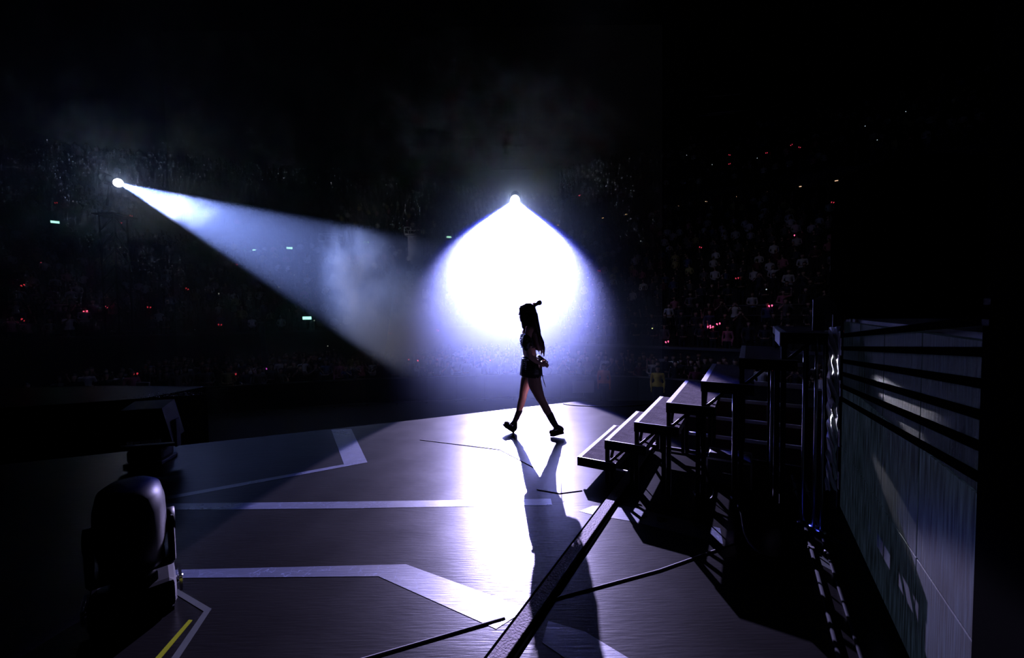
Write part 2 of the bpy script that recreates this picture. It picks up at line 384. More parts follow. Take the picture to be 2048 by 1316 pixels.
def ribbon(name, pts, m, label, cat, z=0.002, group=None):
    mb = MB(); mb.prism(pts, 0.0, z); o = mb.build(name, m); tag(o, label, cat, group); return o
def strip(a, b, w0, w1=None):
    a, b = V((*a, 0)), V((*b, 0)); d = (b - a).normalized(); n = V((-d.y, d.x, 0)); w1 = w1 or w0
    return [(a - n * w0 / 2)[:2], (b - n * w1 / 2)[:2], (b + n * w1 / 2)[:2], (a + n * w0 / 2)[:2]]
ribbon('floor_tape', [(-3.30, 3.15), (-3.036, 3.274), (-1.533, 4.103), (-2.20, 5.336), (-2.46, 5.31), (-1.76, 4.057), (-3.05, 3.36), (-3.32, 3.23)], 'tape', 'wide silvery floor tape bent into a V on the unlit left of the stage', 'tape')
ribbon('floor_tape', [(-3.0, 3.143), (-1.317, 3.12), (0.3, 3.126), (0.3, 3.232), (-1.362, 3.235), (-3.0, 3.25)], 'tape', 'long straight blue silvery floor tape running to the shadow of the person', 'tape')
ribbon('floor_tape', [(-2.3, 2.305), (-0.811, 2.289), (-0.10, 1.885), (0.06, 2.015), (-0.677, 2.398), (-2.3, 2.375)], 'tape', 'scuffed wide floor tape that bends towards the cover strip in the foreground', 'tape')
ribbon('floor_tape', [(0.50, 3.02), (0.62, 3.102), (0.875, 3.094), (1.45, 2.75), (1.37, 2.56), (0.86, 2.86), (0.60, 2.96)], 'tape', 'scuffed floor tape crossing the shadow of the stairs', 'tape')
ribbon('floor_tape', [(0.16, 1.93), (0.33, 1.86), (0.62, 1.60), (0.40, 1.55), (0.12, 1.80)], 'tape', 'floor tape piece within the shadow right of the cover strip', 'tape')
ribbon('marking_tape', [(-2.04, 2.262), (-1.617, 2.048), (-1.535, 1.74), (-1.54, 1.40), (-1.575, 1.40), (-1.572, 1.748), (-1.644, 2.03), (-2.05, 2.238)], 'thin', 'narrow grey marking tape bent at a corner by the moving head lamp', 'tape')
ribbon('marking_tape', [(-1.676, 1.973), (-1.655, 1.97), (-1.595, 1.60), (-1.625, 1.60)], 'yellow', 'short narrow yellow marking tape in the lower left foreground', 'tape', 0.0025)
ribbon('marking_tape', [(1.80, 2.44), (1.93, 2.42), (2.0, 2.24), (1.87, 2.26)], 'thin', 'grey tape piece crossing the pipes near the screen wall', 'tape')

# vinyl seams, slightly raised welded edges; pale strip paints the lit rim, dark strip its shade
def seam_strip(pts, w, label):
    mb = MB()
    for a, b in zip(pts[:-1], pts[1:]):
        mb.prism(strip(a, b, w), 0.0, 0.005); o = w * 0.7
        mb.prism(strip((a[0] - o * .3, a[1] + o), (b[0] - o * .3, b[1] + o), w * 0.4), 0.0, 0.0055, mi=1)
    tag(mb.build('floor_seam', ['drape', 'seam_lit_edge']), label, 'seam')
seam_strip([(-0.75, 1.70), (-0.057, 1.949)], 0.010, 'dark vinyl seam left of the cover strip in the foreground')
seam_strip([(0.154, 2.059), (0.858, 2.301), (1.491, 2.577)], 0.012, 'dark vinyl seam right of the cover strip')
seam_strip([(-1.148, 4.818), (-0.156, 4.421), (0.19, 3.9)], 0.006, 'thin vinyl seam running to the left foot')
seam_strip([(0.198, 3.40), (0.384, 3.32), (0.585, 3.37)], 0.006, 'thin vinyl seam by the lowest platform')

# raised cover strip crossing the foreground, aligned with the stairs
SO = V((0.589, 3.648, 0)); SD = V((0.859, -0.512, 0)); SN = V((0.512, 0.859, 0))
def ST2W(s, t, z=0.0): 
    p = SO + SD * s + SN * t; return V((p.x, p.y, z))
stair_m = Matrix((SD, SN, V((0, 0, 1)))).transposed().to_4x4(); stair_m.translation = SO
t = empty('cover_strip'); t.matrix_world = stair_m
mb = MB(); mb.box((0.415, -1.2, 0.012), (0.075, 5.0, 0.024), bev=0.004); mb.build('cap', 'rail', t)
mb = MB(); mb.box((0.466, -1.2, 0.004), (0.030, 5.0, 0.008)); mb.build('side_flange', 'drape', t)
mb = MB(); mb.box((0.366, -1.2, 0.003), (0.024, 5.0, 0.006)); mb.build('side_flange', 'drape', t)
tag(t, 'long raised metal cover strip crossing the foreground floor diagonally', 'cover strip')
# pair of pipes by the screen wall
for s, lab in ((1.715, 'thin pipe on the floor, the one farther from the screen wall'), (1.80, 'thin pipe on the floor, the one nearer the screen wall')):
    t = empty('floor_pipe'); t.matrix_world = stair_m
    mb = MB(); mb.tube((s, -3.2, 0.014), (s, 0.95, 0.014), 0.011, seg=12); mb.build('pipe', 'pipe', t)
    for tt in (-2.1, -0.34, 0.6):
        mb = MB(); mb.box((s, tt, 0.013), (0.04, 0.03, 0.026), bev=0.006); mb.build('clamp', 'steel', t)
    tag(t, lab, 'pipe')

# ------------------------------------------------------------------ stair platforms
RUN, H1, RISE, WID = 0.26, 0.198, 0.1963, 1.167
def platform(i, label):
    s0 = (i - 1) * RUN; z = H1 + RISE * (i - 1); run = RUN if i < 7 else 0.285
    t = empty('stair_platform'); m = stair_m.copy(); m.translation = ST2W(s0, 0); t.matrix_world = m
    depth = run + (0.10 if i < 7 else 0.0)                     # each tread runs on a little under the next one
    mb = MB(); mb.box((depth / 2 + 0.012, WID / 2, z - 0.008), (depth - 0.024, WID - 0.024, 0.016)); mb.build('tread', 'carpet', t)
    mb = MB(); mb.box((0.019, WID / 2, z - 0.004), (0.038, WID, 0.010), bev=0.002); mb.build('nosing', 'nosing', t)
    mb = MB()
    for tt in (0.0, WID): mb.box((depth / 2, tt + (0.012 if tt == 0 else -0.012), z - 0.042), (depth, 0.024, 0.080))
    for ss in (0.012, depth - 0.012): mb.box((ss, WID / 2, z - 0.036), (0.024, WID, 0.055))
    mb.build('deck_frame', 'black', t)
    mb = MB(); mb.box((depth / 2, 0.003, z - 0.001), (depth, 0.007, 0.005)); mb.build('edge_strip', 'alu', t)
    if i == 1:
        # low step: short feet set well inside, and the bare frame that runs on below the second step
        for ss, tt in ((0.30, 0.10), (0.30, WID - 0.1), (0.30, WID / 2)):
            mb = MB(); mb.bar((ss, tt, 0), (ss, tt, z - 0.05), 0.03); mb.build('leg', 'black', t)
        mb = MB(); mb.bar((0.275, 0.015, z - 0.055), (0.46, 0.015, z - 0.055), 0.012); mb.bar((0.275, 0.015, z - 0.055), (0.275, 0.5, z - 0.055), 0.012)
        mb.build('bare_rail', 'alu', t)
    else:
        for ss in (0.02, run - 0.02):
            for tt in (0.02, WID - 0.02):
                mb = MB(); mb.bar((ss, tt, 0.004), (ss, tt, z - 0.05), 0.032); mb.build('leg', 'black', t)
        # gusset braces from each front leg up to the side and front rails
        g = min(0.26, (z - 0.07) * 0.8)
        for a, b in (((0.02, 0.02, z - 0.06 - g), (0.02, 0.02 + g, z - 0.06)), ((0.02, WID - 0.02, z - 0.06 - g), (0.02, WID - 0.02 - g, z - 0.06)),
                     ((0.02, 0.02, z - 0.06 - min(g, 0.16)), (0.02 + min(g, 0.16), 0.02, z - 0.06))):
            mb = MB(); mb.bar(a, b, 0.022); mb.build('brace', 'black', t)
        zs = [0.03] + [0.03 + RISE * k for k in range(1, i - 1, 1)]
        for zz in zs:
            mb = MB(); mb.bar((0.02, WID - 0.02, zz), (run - 0.02, WID - 0.02, zz), 0.02, 0.032)
            mb.build('cross_rail', 'black', t) if zz < 0.05 else mb.build('cross_rail', 'pale', t)
        mb = MB(); mb.tube((run - 0.045, 0.25, 0.05), (run - 0.045, 0.25, z - 0.07), 0.006, seg=8); mb.build('tie_rod', 'alu', t)
    if i == 7:
        mb = MB(); mb.box((-0.004, 0.30, z - 0.05), (0.008, 0.62, 0.10)); mb.build('side_cloth', 'greypanel', t)
    tag(t, label, 'stair platform', 'dark stair platforms climbing to the right')
for i, lab in enumerate(['lowest dark stair platform, flat on its short feet beside the walking person', 'second stair platform, one step above the lowest one',
                         'third stair platform from the bottom, with pale nosing and triangular brace', 'fourth stair platform, middle one of the seven', 'fifth stair platform, striped by shadows on its tread',
                         'sixth stair platform, last one before the highest', 'highest stair platform, at the top beside the pale curved panel'], 1): platform(i, lab)

# loose cables lying under and hanging off the stairs
def cable(pts, r, m, name, label, cat='cable'):
    cu = bpy.data.curves.new(name, 'CURVE'); cu.dimensions = '3D'; cu.bevel_depth = r; cu.bevel_resolution = 2; cu.resolution_u = 8
    sp = cu.splines.new('NURBS'); sp.points.add(len(pts) - 1); sp.order_u = 4; sp.use_endpoint_u = True
    for k, p in enumerate(pts): sp.points[k].co = (*p, 1)
    o = bpy.data.objects.new(name, cu); COL.objects.link(o)
    dg = bpy.context.evaluated_depsgraph_get(); dg.update()
    me = bpy.data.meshes.new_from_object(o.evaluated_get(dg)); bpy.data.objects.remove(o)
    me.materials.clear(); me.materials.append(M[m])
    o = bpy.data.objects.new(name, me); COL.objects.link(o); tag(o, label, cat); return o
cable([(0.84, 6.60, .006), (0.95, 6.45, .006), (1.2, 6.45, .006), (1.6, 6.30, .006), (2.2, 6.45, .006)], 0.008, 'black', 'floor_cable', 'thin black cable lying at the back corner of the stage')
c0 = ST2W(1.05, 0.05)
cable([tuple(ST2W(0.98, 0.15, 0.02)), tuple(ST2W(1.02, 0.02, 0.02)), tuple(ST2W(1.10, -0.05, 0.03)), tuple(ST2W(1.16, 0.03, 0.10)), tuple(ST2W(1.10, 0.10, 0.16)), tuple(ST2W(1.04, 0.08, 0.30)), tuple(ST2W(1.03, 0.05, 0.75))], 0.012, 'blacksat', 'hanging_cable', 'shiny black cable looping down from the fifth platform leg')
cable([tuple(ST2W(1.25, 0.2, 0.02)), tuple(ST2W(1.35, 0.0, 0.02)), tuple(ST2W(1.30, -0.35, 0.02)), tuple(ST2W(1.45, -0.7, 0.02)), tuple(ST2W(1.62, -0.5, 0.02))], 0.010, 'blacksat', 'floor_cable', 'black cable curving over the dark floor in front of the tall platforms')
# small flight case below the stairs
t = empty('equipment_case'); m = stair_m.copy(); m.translation = ST2W(1.22, 0.62); t.matrix_world = m
mb = MB(); mb.box((0, 0, 0.11), (0.34, 0.30, 0.22), bev=0.01); mb.build('case_body', 'steel', t)
mb = MB()
for a in (-0.17, 0.17):
    for b in (-0.15, 0.15): mb.bar((a, b, 0), (a, b, 0.22), 0.014)
mb.bar((-0.17, -0.15, 0.22), (0.17, -0.15, 0.22), 0.014); mb.bar((-0.17, 0.15, 0.22), (0.17, 0.15, 0.22), 0.014)
mb.build('edge_trim', 'alu', t)
mb = MB(); mb.tube((-0.05, -0.16, 0.11), (0.05, -0.16, 0.11), 0.008, seg=8); mb.build('handle', 'chrome', t)
tag(t, 'small dark equipment case with metal edges under the stair platforms', 'case')

# crumpled reflective film and posts at the top end of the stairs
t = empty('reflective_strip'); m = stair_m.copy(); m.translation = ST2W(1.86, -0.03); t.matrix_world = m
mb = MB(); rnd = random.Random(3); rows = []
for k in range(23):
    z = 0.30 + 1.12 * k / 22
    rows.append([(-0.035 + 0.014 * i + rnd.uniform(-.006, .006), rnd.uniform(-.018, .018) + (0.02 if (k + i) % 2 else -0.02), z + rnd.uniform(-.012, .012)) for i in range(5)])
vs = [[mb.bm.verts.new(p) for p in r] for r in rows]
for a, b in zip(vs[:-1], vs[1:]):
    for i in range(4): mb.bm.faces.new((a[i], a[i + 1], b[i + 1], b[i]))
f = mb.build('film', 'foil', t)
mb = MB(); mb.bar((0.0, 0.03, 0), (0.0, 0.03, 1.5), 0.022); mb.build('post', 'steel', t)
tag(t, 'crumpled bright reflective film hanging on a post at the top of the stairs', 'reflective film')
for k, (s, tt, r, ztop, lab) in enumerate(((1.70, 0.03, 0.008, 1.36, 'slim upright metal rod left of the reflective film, farthest from it'), (1.765, 0.00, 0.009, 1.36, 'slim upright metal rod between the platform leg and reflective film'),
                              (1.80, -0.06, 0.007, 1.30, 'slim upright metal rod right beside the reflective film'))):
    p = ST2W(s, tt); mb = MB(); mb.tube((0, 0, 0), (0, 0, ztop), r, seg=10); mb.tube((0, 0, 0), (0, 0, 0.01), 0.03, seg=12); o = mb.build('upright_rod', 'alu', loc=p); tag(o, lab, 'rod')
# pale curved panel at the very top
t = empty('curved_panel'); m = stair_m.copy(); m.translation = ST2W(1.88, 0.36, 1.376); t.matrix_world = m
mb = MB(); pr = [(-0.10, 0.0), (0.085, 0.0), (0.070, 0.10), (0.035, 0.20), (0.0, 0.245), (-0.06, 0.25), (-0.10, 0.235)]
mb.prism(pr, -0.012, 0.012, mat4=Matrix.Rotation(PI / 2, 4, 'X')); mb.build('panel_face', 'greypanel', t)
mb = MB(); mb.bar((0.087, -0.02, -0.02), (0.087, -0.02, 0.10), 0.008); mb.build('edge_strip', 'chrome', t)
tag(t, 'pale grey panel with a rounded corner standing behind the highest platform', 'panel')

# ------------------------------------------------------------------ screen wall along the right, upper deck behind it
t = empty('screen_wall'); m = stair_m.copy(); m.translation = ST2W(1.975, 0); t.matrix_world = m
TW, THH = 0.53, 0.5
for r in range(3):
    for c in range(4):
        z0 = 0.02 + r * 0.475; t1 = 0.42 - c * TW
        mb = MB(); mb.box((0.02, t1 - TW / 2, z0 + 0.235), (0.04, TW - 0.006, 0.469), bev=0.003)
        mb.build('led_tile', 'led' if r < 2 else 'led_top_shade', t)  # top row glows less, painting in the shade along the wall top
mb = MB(); mb.box((0.0, 0.46, 0.74), (0.03, 0.05, 1.48)); mb.build('end_post', 'black', t)
for z in (0.22, 0.55, 0.93, 1.25):
    mb = MB(); mb.box((-0.012, 0.435, z), (0.006, 0.07, 0.13)); mb.build('corner_plate', 'greypanel', t)
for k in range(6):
    mb = MB(); zt = 0.86 + 0.095 * k; mb.bar((-0.012, 0.40, zt), (-0.012, -1.70, zt + 0.17), 0.010, 0.03); mb.build('shadow_stripe_bar', 'drape', t)  # dark bars built in place of slanting shadow stripes
tag(t, 'dark blue mesh screen wall of square tiles along the right stage edge', 'screen wall')
mb = MB(); mb.prism([ST2W(2.02, 0.5)[:2], ST2W(2.02, -4.0)[:2], ST2W(6.5, -4.0)[:2], ST2W(6.5, 0.5)[:2]], 0.02, 1.46)
tag(mb.build('upper_deck', 'black'), 'raised black deck behind the screen wall', 'stage', kind='structure')

# black draped stack on the upper deck
t = empty('draped_equipment', (4.36, 4.30, 0.0))
t.location = (4.45, 4.45, 0)
mb = MB()
for (cx, cz, w, h, d) in ((0.0, 2.25, 1.30, 1.7, 0.8), (-0.45, 2.05, 0.55, 1.35, 0.7), (0.15, 2.9, 0.75, 0.55, 0.6), (0.45, 2.35, 0.5, 1.3, 0.6)):
    mb.box((cx, 0, cz), (w, d, h), bev=0.16)
remesh(mb, 'drape', ['drape'], 0.05, 14, t)
mb = MB(); mb.box((0, 0, 0.70), (1.3, 0.8, 1.42)); mb.build('plinth', 'black', t)
mb = MB(); mb.tube((-0.35, -0.5, 1.62), (-0.2, -0.52, 1.66), 0.01, seg=8); mb.build('handle', 'chrome', t)
tag(t, 'tall bulky black draped equipment stack above the screen wall', 'draped equipment')
# near black pillar at the right edge of the view
t = empty('black_pillar'); m = stair_m.copy(); m.translation = ST2W(2.10, -2.0); t.matrix_world = m
mb = MB(); mb.box((0, 0, 1.35), (0.30, 0.56, 2.7), bev=0.01); mb.build('pillar_body', 'drape', t)
mb = MB()
for z, dx in ((1.56, 0), (1.50, 0.005)): mb.box((-0.155, 0.22 + dx, z), (0.012, 0.04, 0.018))
mb.build('connector_plate', 'pipe', t)
tag(t, 'black draped upright pillar at the right edge, nearest the viewer', 'pillar')

# ------------------------------------------------------------------ foreground moving head lamp
def moving_head(loc, rz, sc, label, tilt=0.0):
    t = empty('moving_head_lamp', loc, rz); t.scale = (sc, sc, sc)
    mb = MB(); mb.box((0, 0, 0.10), (0.34, 0.32, 0.16), bev=0.03)
    for a in (-1, 1):
        for b in (-1, 1): mb.box((a * 0.13, b * 0.12, 0.011), (0.05, 0.05, 0.022))
    mb.build('base', 'blacksat', t)
    mb = MB(); mb.tube((0, 0, 0.18), (0, 0, 0.215), 0.09, seg=28)
    mb.box((0, 0, 0.235), (0.345, 0.13, 0.05), bev=0.02)
    for a in (-1, 1):
        mb.box((a * 0.162, 0, 0.36), (0.030, 0.13, 0.27), bev=0.014)
        mb.tube((a * 0.14, 0, 0.45), (a * 0.18, 0, 0.45), 0.065, seg=24)
    mb.build('yoke', 'blacksat', t)
    for a in (-1, 1):
        mb = MB(); mb.bar((a * 0.19, -0.08, 0.06), (a * 0.19, -0.08, 0.13), 0.014); mb.bar((a * 0.19, 0.08, 0.06), (a * 0.19, 0.08, 0.13), 0.014); mb.bar((a * 0.19, -0.08, 0.13), (a * 0.19, 0.08, 0.13), 0.014)
        mb.tube((a * 0.17, 0.04, 0.07), (a * 0.205, 0.04, 0.07), 0.022, seg=14); mb.build('handle', 'chrome', t)
    # head: rounded shell lofted from the rear cap to the lens ring
    hd = empty('head', (0, 0, 0)); bpy.data.objects.remove(hd)
    R = Matrix.Translation((0, 0, 0.47)) @ Matrix.Rotation(tilt, 4, 'X')
    rings = []
    for y, rx, rz_ in ((-0.245, 0.05, 0.045), (-0.235, 0.10, 0.10), (-0.20, 0.145, 0.15), (-0.13, 0.162, 0.185), (-0.03, 0.166, 0.20), (0.06, 0.162, 0.19), (0.13, 0.15, 0.165), (0.17, 0.145, 0.15), (0.185, 0.15, 0.155), (0.205, 0.15, 0.155), (0.21, 0.13, 0.135)):
        ring = []
        for k in range(32):
            a = 2 * PI * k / 32; c, s_ = math.cos(a), math.sin(a); e = 0.75
            ring.append(R @ V((0.88 * rx * math.copysign(abs(c) ** e, c), y, rz_ * math.copysign(abs(s_) ** e, s_))))
        rings.append(ring)
    mb = MB(); mb.rings(rings); h = mb.build('head', 'blacksat', t)
    mb = MB(); mb.rings([[R @ V((0.125 * math.cos(2 * PI * k / 32), y, 0.125 * math.sin(2 * PI * k / 32))) for k in range(32)] for y in (0.19, 0.216)]); mb.build('lens', 'glass', h)
    mb = MB()
    for k in range(7): mb.box((0, -0.12 + 0.028 * k, 0.205 - 0.006 * abs(k - 3)), (0.16, 0.008, 0.012), mat4=R)
    mb.build('cooling_fins', 'black', h)
    tag(t, label, 'stage lamp'); return t
moving_head((-2.02, 2.05, 0), 0.75, 0.97, 'large rounded moving head lamp silhouetted in the left foreground', -1.42)

# mid-left lamp fixture standing at the stage edge
t = empty('strobe_lamp', (-3.90, 4.22, 0), 0.25)
mb = MB(); mb.box((0, 0, 0.02), (0.34, 0.30, 0.04), bev=0.008)
mb.box((0, 0, 0.10), (0.32, 0.24, 0.13), bev=0.03); mb.build('base', 'black', t)
mb = MB(); mb.box((-0.25, 0, 0.30), (0.025, 0.08, 0.30), bev=0.006); mb.box((0.25, 0, 0.30), (0.025, 0.08, 0.30), bev=0.006); mb.box((0, 0, 0.175), (0.52, 0.08, 0.03), bev=0.006); mb.build('yoke', 'black', t)
mb = MB(); RM = Matrix.Translation((0, 0, 0.43)) @ Matrix.Rotation(0.2, 4, 'X')
mb.prism([(-0.22, -0.19), (0.24, -0.19), (0.20, 0.20), (-0.16, 0.20)], -0.12, 0.12, mat4=RM @ Matrix.Rotation(PI / 2, 4, 'X')); hd = mb.build('head', 'black', t)
for k in range(5):
    mb = MB(); mb.box((-0.13 + 0.062 * k, -0.125, -0.165), (0.052, 0.02, 0.035), mat4=RM, bev=0.006); mb.build('glass_cell', 'glass', hd)
tag(t, 'dark boxy strobe lamp with a row of pale glass cells at the left stage edge', 'stage lamp')

# glitter confetti on the runway, small marquee panel beyond
mb = MB(); rnd = random.Random(11)
for k in range(230):
    a = rnd.gauss(-7.0, 0.35) if k % 2 else rnd.uniform(-7.4, -6.3); b = rnd.gauss(7.9, 0.22)
    b = max(b, 7.66 + 0.3 * (a + 7.2)) if a > -7.2 else max(b, 7.7)
    c = V((a, b, -0.02 + 0.004)); r = Matrix.Rotation(rnd.uniform(0, 6.3), 4, V((rnd.uniform(-1, 1), rnd.uniform(-1, 1), rnd.uniform(-1, 1))).normalized())
    mb.box((0, 0, 0), (0.012, 0.012, 0.002), mat4=Matrix.Translation(c + V((0, 0, rnd.uniform(0.004, 0.02)))) @ r)
tag(mb.build('confetti', 'glitter'), 'sparkling scattered confetti on the runway beyond the left stage edge', 'confetti', kind='stuff')
t = empty('small_sign_panel', (-13.0, 13.9, FLOOR))
mb = MB(); mb.box((0, 0, 1.35), (0.46, 0.05, 0.26)); mb.build('panel', 'pale', t)
mb = MB()
for k in range(3): mb.box((0.16, -0.03, 1.29 + 0.07 * k), (0.20, 0.012, 0.018))
mb.build('slats', 'black', t)
mb = MB(); mb.tube((0, 0.03, 0), (0, 0.03, 1.25), 0.03, seg=8); mb.tube((0, 0.03, 0), (0, 0.03, 0.02), 0.2, seg=16); mb.build('stand', 'steel', t)
tag(t, 'small grey slatted panel on a stand beyond the left stage edge', 'panel')

# ------------------------------------------------------------------ follow spots
def follow_spot(L, aim, label):
    d = (aim - L).normalized(); q = d.to_track_quat('Y', 'Z')
    t = empty('follow_spotlight', L); t.rotation_mode = 'QUATERNION'; t.rotation_quaternion = q
    mb = MB(); prof = [(-1.35, .17), (-1.32, .21), (-0.95, .22), (-0.93, .17), (-0.5, .17), (-0.12, .19), (-0.10, .24), (-0.03, .24)]
    mb.rings([[(r * math.cos(2 * PI * k / 28), y, r * math.sin(2 * PI * k / 28)) for k in range(28)] for y, r in prof]); mb.build('barrel', 'black', t)
    mb = MB(); mb.rings([[(0.20 * math.cos(2 * PI * k / 28), y, 0.20 * math.sin(2 * PI * k / 28)) for k in range(28)] for y in (-0.029, -0.022)]); mb.build('lens', 'lens', t)
    mb = MB(); mb.box((0.24, -0.7, 0), (0.03, 0.08, 0.3)); mb.box((-0.24, -0.7, 0), (0.03, 0.08, 0.3)); mb.box((0, -0.7, -0.24), (0.5, 0.08, 0.03)); mb.bar((0, -0.7, -0.25), (0, -0.7, -1.3), 0.07); mb.build('yoke_stand', 'black', t)
    tag(t, label, 'follow spotlight')
follow_spot(LAMP_A, AIM_A, 'brilliant follow spotlight straight behind and above the walking person')
follow_spot(LAMP_B, AIM_B, 'brilliant follow spotlight at the far left throwing a long sideways beam')

# slender tower carrying each follow spot
def lamp_tower(x, y, ztop, label):
    t = empty('lamp_tower', (x, y, FLOOR)); h = ztop - FLOOR
    mb = MB()
    for a in (-0.35, 0.35):
        for b in (-0.35, 0.35): mb.bar((a, b, 0), (a, b, h), 0.05)
    n = int(h / 0.8)
    for k in range(n):
        z = h * k / n; z2 = h * (k + 1) / n
        mb.bar((-0.35, -0.35, z), (0.35, -0.35, z2), 0.025); mb.bar((-0.35, 0.35, z2), (0.35, 0.35, z), 0.025); mb.bar((-0.35, -0.35, z), (-0.35, 0.35, z2), 0.025); mb.bar((0.35, -0.35, z2), (0.35, 0.35, z), 0.025)
    mb.build('lattice', 'black', t)
    mb = MB(); mb.box((0, 0.1, h + 0.03), (1.1, 1.3, 0.06)); mb.build('platform', 'black', t)
    tag(t, label, 'tower')
lamp_tower(LAMP_A.x + 0.02, LAMP_A.y + 0.95, 5.05, 'dark lattice tower under the bright lamp behind the walking person')
lamp_tower(LAMP_B.x - 0.75, LAMP_B.y + 0.40, 6.70, 'dark lattice tower under the bright lamp at the far left')

# two white-clad delay towers with railed tops
def white_tower(x, y, zt, label):
    t = empty('white_tower', (x, y, FLOOR)); h = zt - FLOOR
    mb = MB(); mb.box((0, 0, (h - 0.7) / 2), (1.15, 1.0, h - 0.7), bev=0.03)
    for k in range(6): mb.box((0, -0.515, (h - 0.7) * (k + 0.5) / 6), (1.05, 0.03, 0.05))
    mb.build('shaft', 'white_cloth', t)
    mb = MB(); mb.box((0, 0, h - 0.64), (1.62, 1.4, 0.10)); mb.build('platform', 'pale', t)
    mb = MB()
    for b in (-0.68, 0.68):
        for z in (h - 0.59, h, h - 0.3): mb.bar((-0.8, b, z), (0.8, b, z), 0.05 if z != h - 0.3 else 0.02)
        for a in (-0.8, -0.27, 0.27, 0.8): mb.bar((a, b, h - 0.6), (a, b, h), 0.05)
    for a in (-0.8, 0.8): mb.bar((a, -0.68, h), (a, 0.68, h), 0.05)
    mb.build('guard_rail', 'pale', t)
    tag(t, label, 'tower')
white_tower(-16.2, 36.3, 8.75, 'pale tower with railed top in the haze, the left one of two')
white_tower(-8.6, 36.3, 9.2, 'pale tower with railed top in the haze, the right one nearer the bright beam')

# dark column, booth and box on the left terrace
t = empty('terrace_column', (-12.6, 20.2, FLOOR)); mb = MB(); mb.box((0, 0, 1.7), (0.22, 0.22, 3.4)); mb.build('shaft', 'ledge', t); mb = MB(); mb.box((0, 0, 3.42), (0.5, 0.5, 0.08)); mb.build('cap', 'ledge', t)
tag(t, 'slim dark upright column in front of the left terrace', 'column')
t = empty('control_booth', (-28.4, 35.0, 6.3), math.atan2(0.37, 0.93))
mb = MB(); mb.box((0, 0.3, 0.62), (6.4, 1.2, 1.3)); mb.build('shell', 'arena_dark', t)
for k in range(4):
    mb = MB(); mb.box((-2.3 + 1.55 * k, -0.31, 0.65), (1.4, 0.03, 0.55)); mb.build('lit_pane', 'booth', t)
tag(t, 'faintly glowing brown windowed booth on the left terrace below the side beam', 'booth')
t = empty('twin_speaker_box', (-37.6, 30.8, 7.55), math.atan2(0.37, 0.93))
mb = MB(); mb.box((0, 0, 0.28), (1.3, 0.5, 0.56), bev=0.02); mb.build('cabinet', 'ledge', t)
for a in (-0.3, 0.3): mb = MB(); mb.tube((a, -0.26, 0.28), (a, -0.24, 0.28), 0.2, seg=20); mb.build('cone', 'drape', t)
tag(t, 'small box with two round dark openings on the left balcony ledge', 'speaker')

# hanging truss
def truss(p, q, label):
    p, q = V(p), V(q); t = empty('roof_truss', p); d = q - p; n = 9
    mb = MB()
    for off in ((0, 0, 0), (0.3, 0, -1.5), (-0.3, 0.5, -1.5)): mb.tube(V(off), V(off) + d, 0.06, seg=8)
    mb.build('chords', 'pale', t)
    mb = MB()
    for k in range(n):
        a = d * (k / n); b = d * ((k + 1) / n); mb.tube(a, b + V((0.3, 0, -1.5)), 0.025, seg=6); mb.tube(a + V((-0.3, 0.5, -1.5)), b, 0.025, seg=6)
    mb.build('lacing', 'steel', t)
    for k in (0.1, 0.9):
        mb = MB(); a = d * k; mb.tube(a, a + V((0, 0, 12.4 - (a.z))), 0.02, seg=6); mb.build('hanging_cable', 'black', t)
    tag(t, label, 'truss')
truss((18.3, 38, 21.3), (21.7, 38, 21.55), 'short dim roof truss hanging high up on the right')

# ------------------------------------------------------------------ crowd barrier around the stage front
BAR = [(-17, 12.4), (-12, 14.6), (-6, 16.2), (0, 16.9), (5, 15.8), (9, 13.4), (13, 10.2)]
for (a, b), lab in zip(zip(BAR[:-1], BAR[1:]), ['far left', 'left', 'middle left', 'centre, under the front beam', 'right of the walking person', 'rightmost, behind the stairs']):
    a, b = V((*a, FLOOR)), V((*b, FLOOR)); t = empty('crowd_barrier', a); d = b - a; n = 5
    mb = MB(); mb.bar((0, 0, 1.1), d + V((0, 0, 1.1)), 0.06); mb.bar((0, 0, 0.1), d + V((0, 0, 0.1)), 0.06); mb.build('rail', 'alu', t)
    mb = MB(); ang = math.atan2(d.y, d.x); mb.box(d / 2 + V((0, 0.03, 0.6)), (d.length, 0.015, 0.95), rz=ang); mb.build('infill_panel', 'steel', t)
    for k in range(n + 1):
        e = d * k / n; mb = MB(); mb.bar(e, e + V((0, 0, 1.12)), 0.05); mb.build('post', 'steel', t)
    tag(t, 'dark metal crowd barrier section in front of the audience, ' + lab, 'barrier')

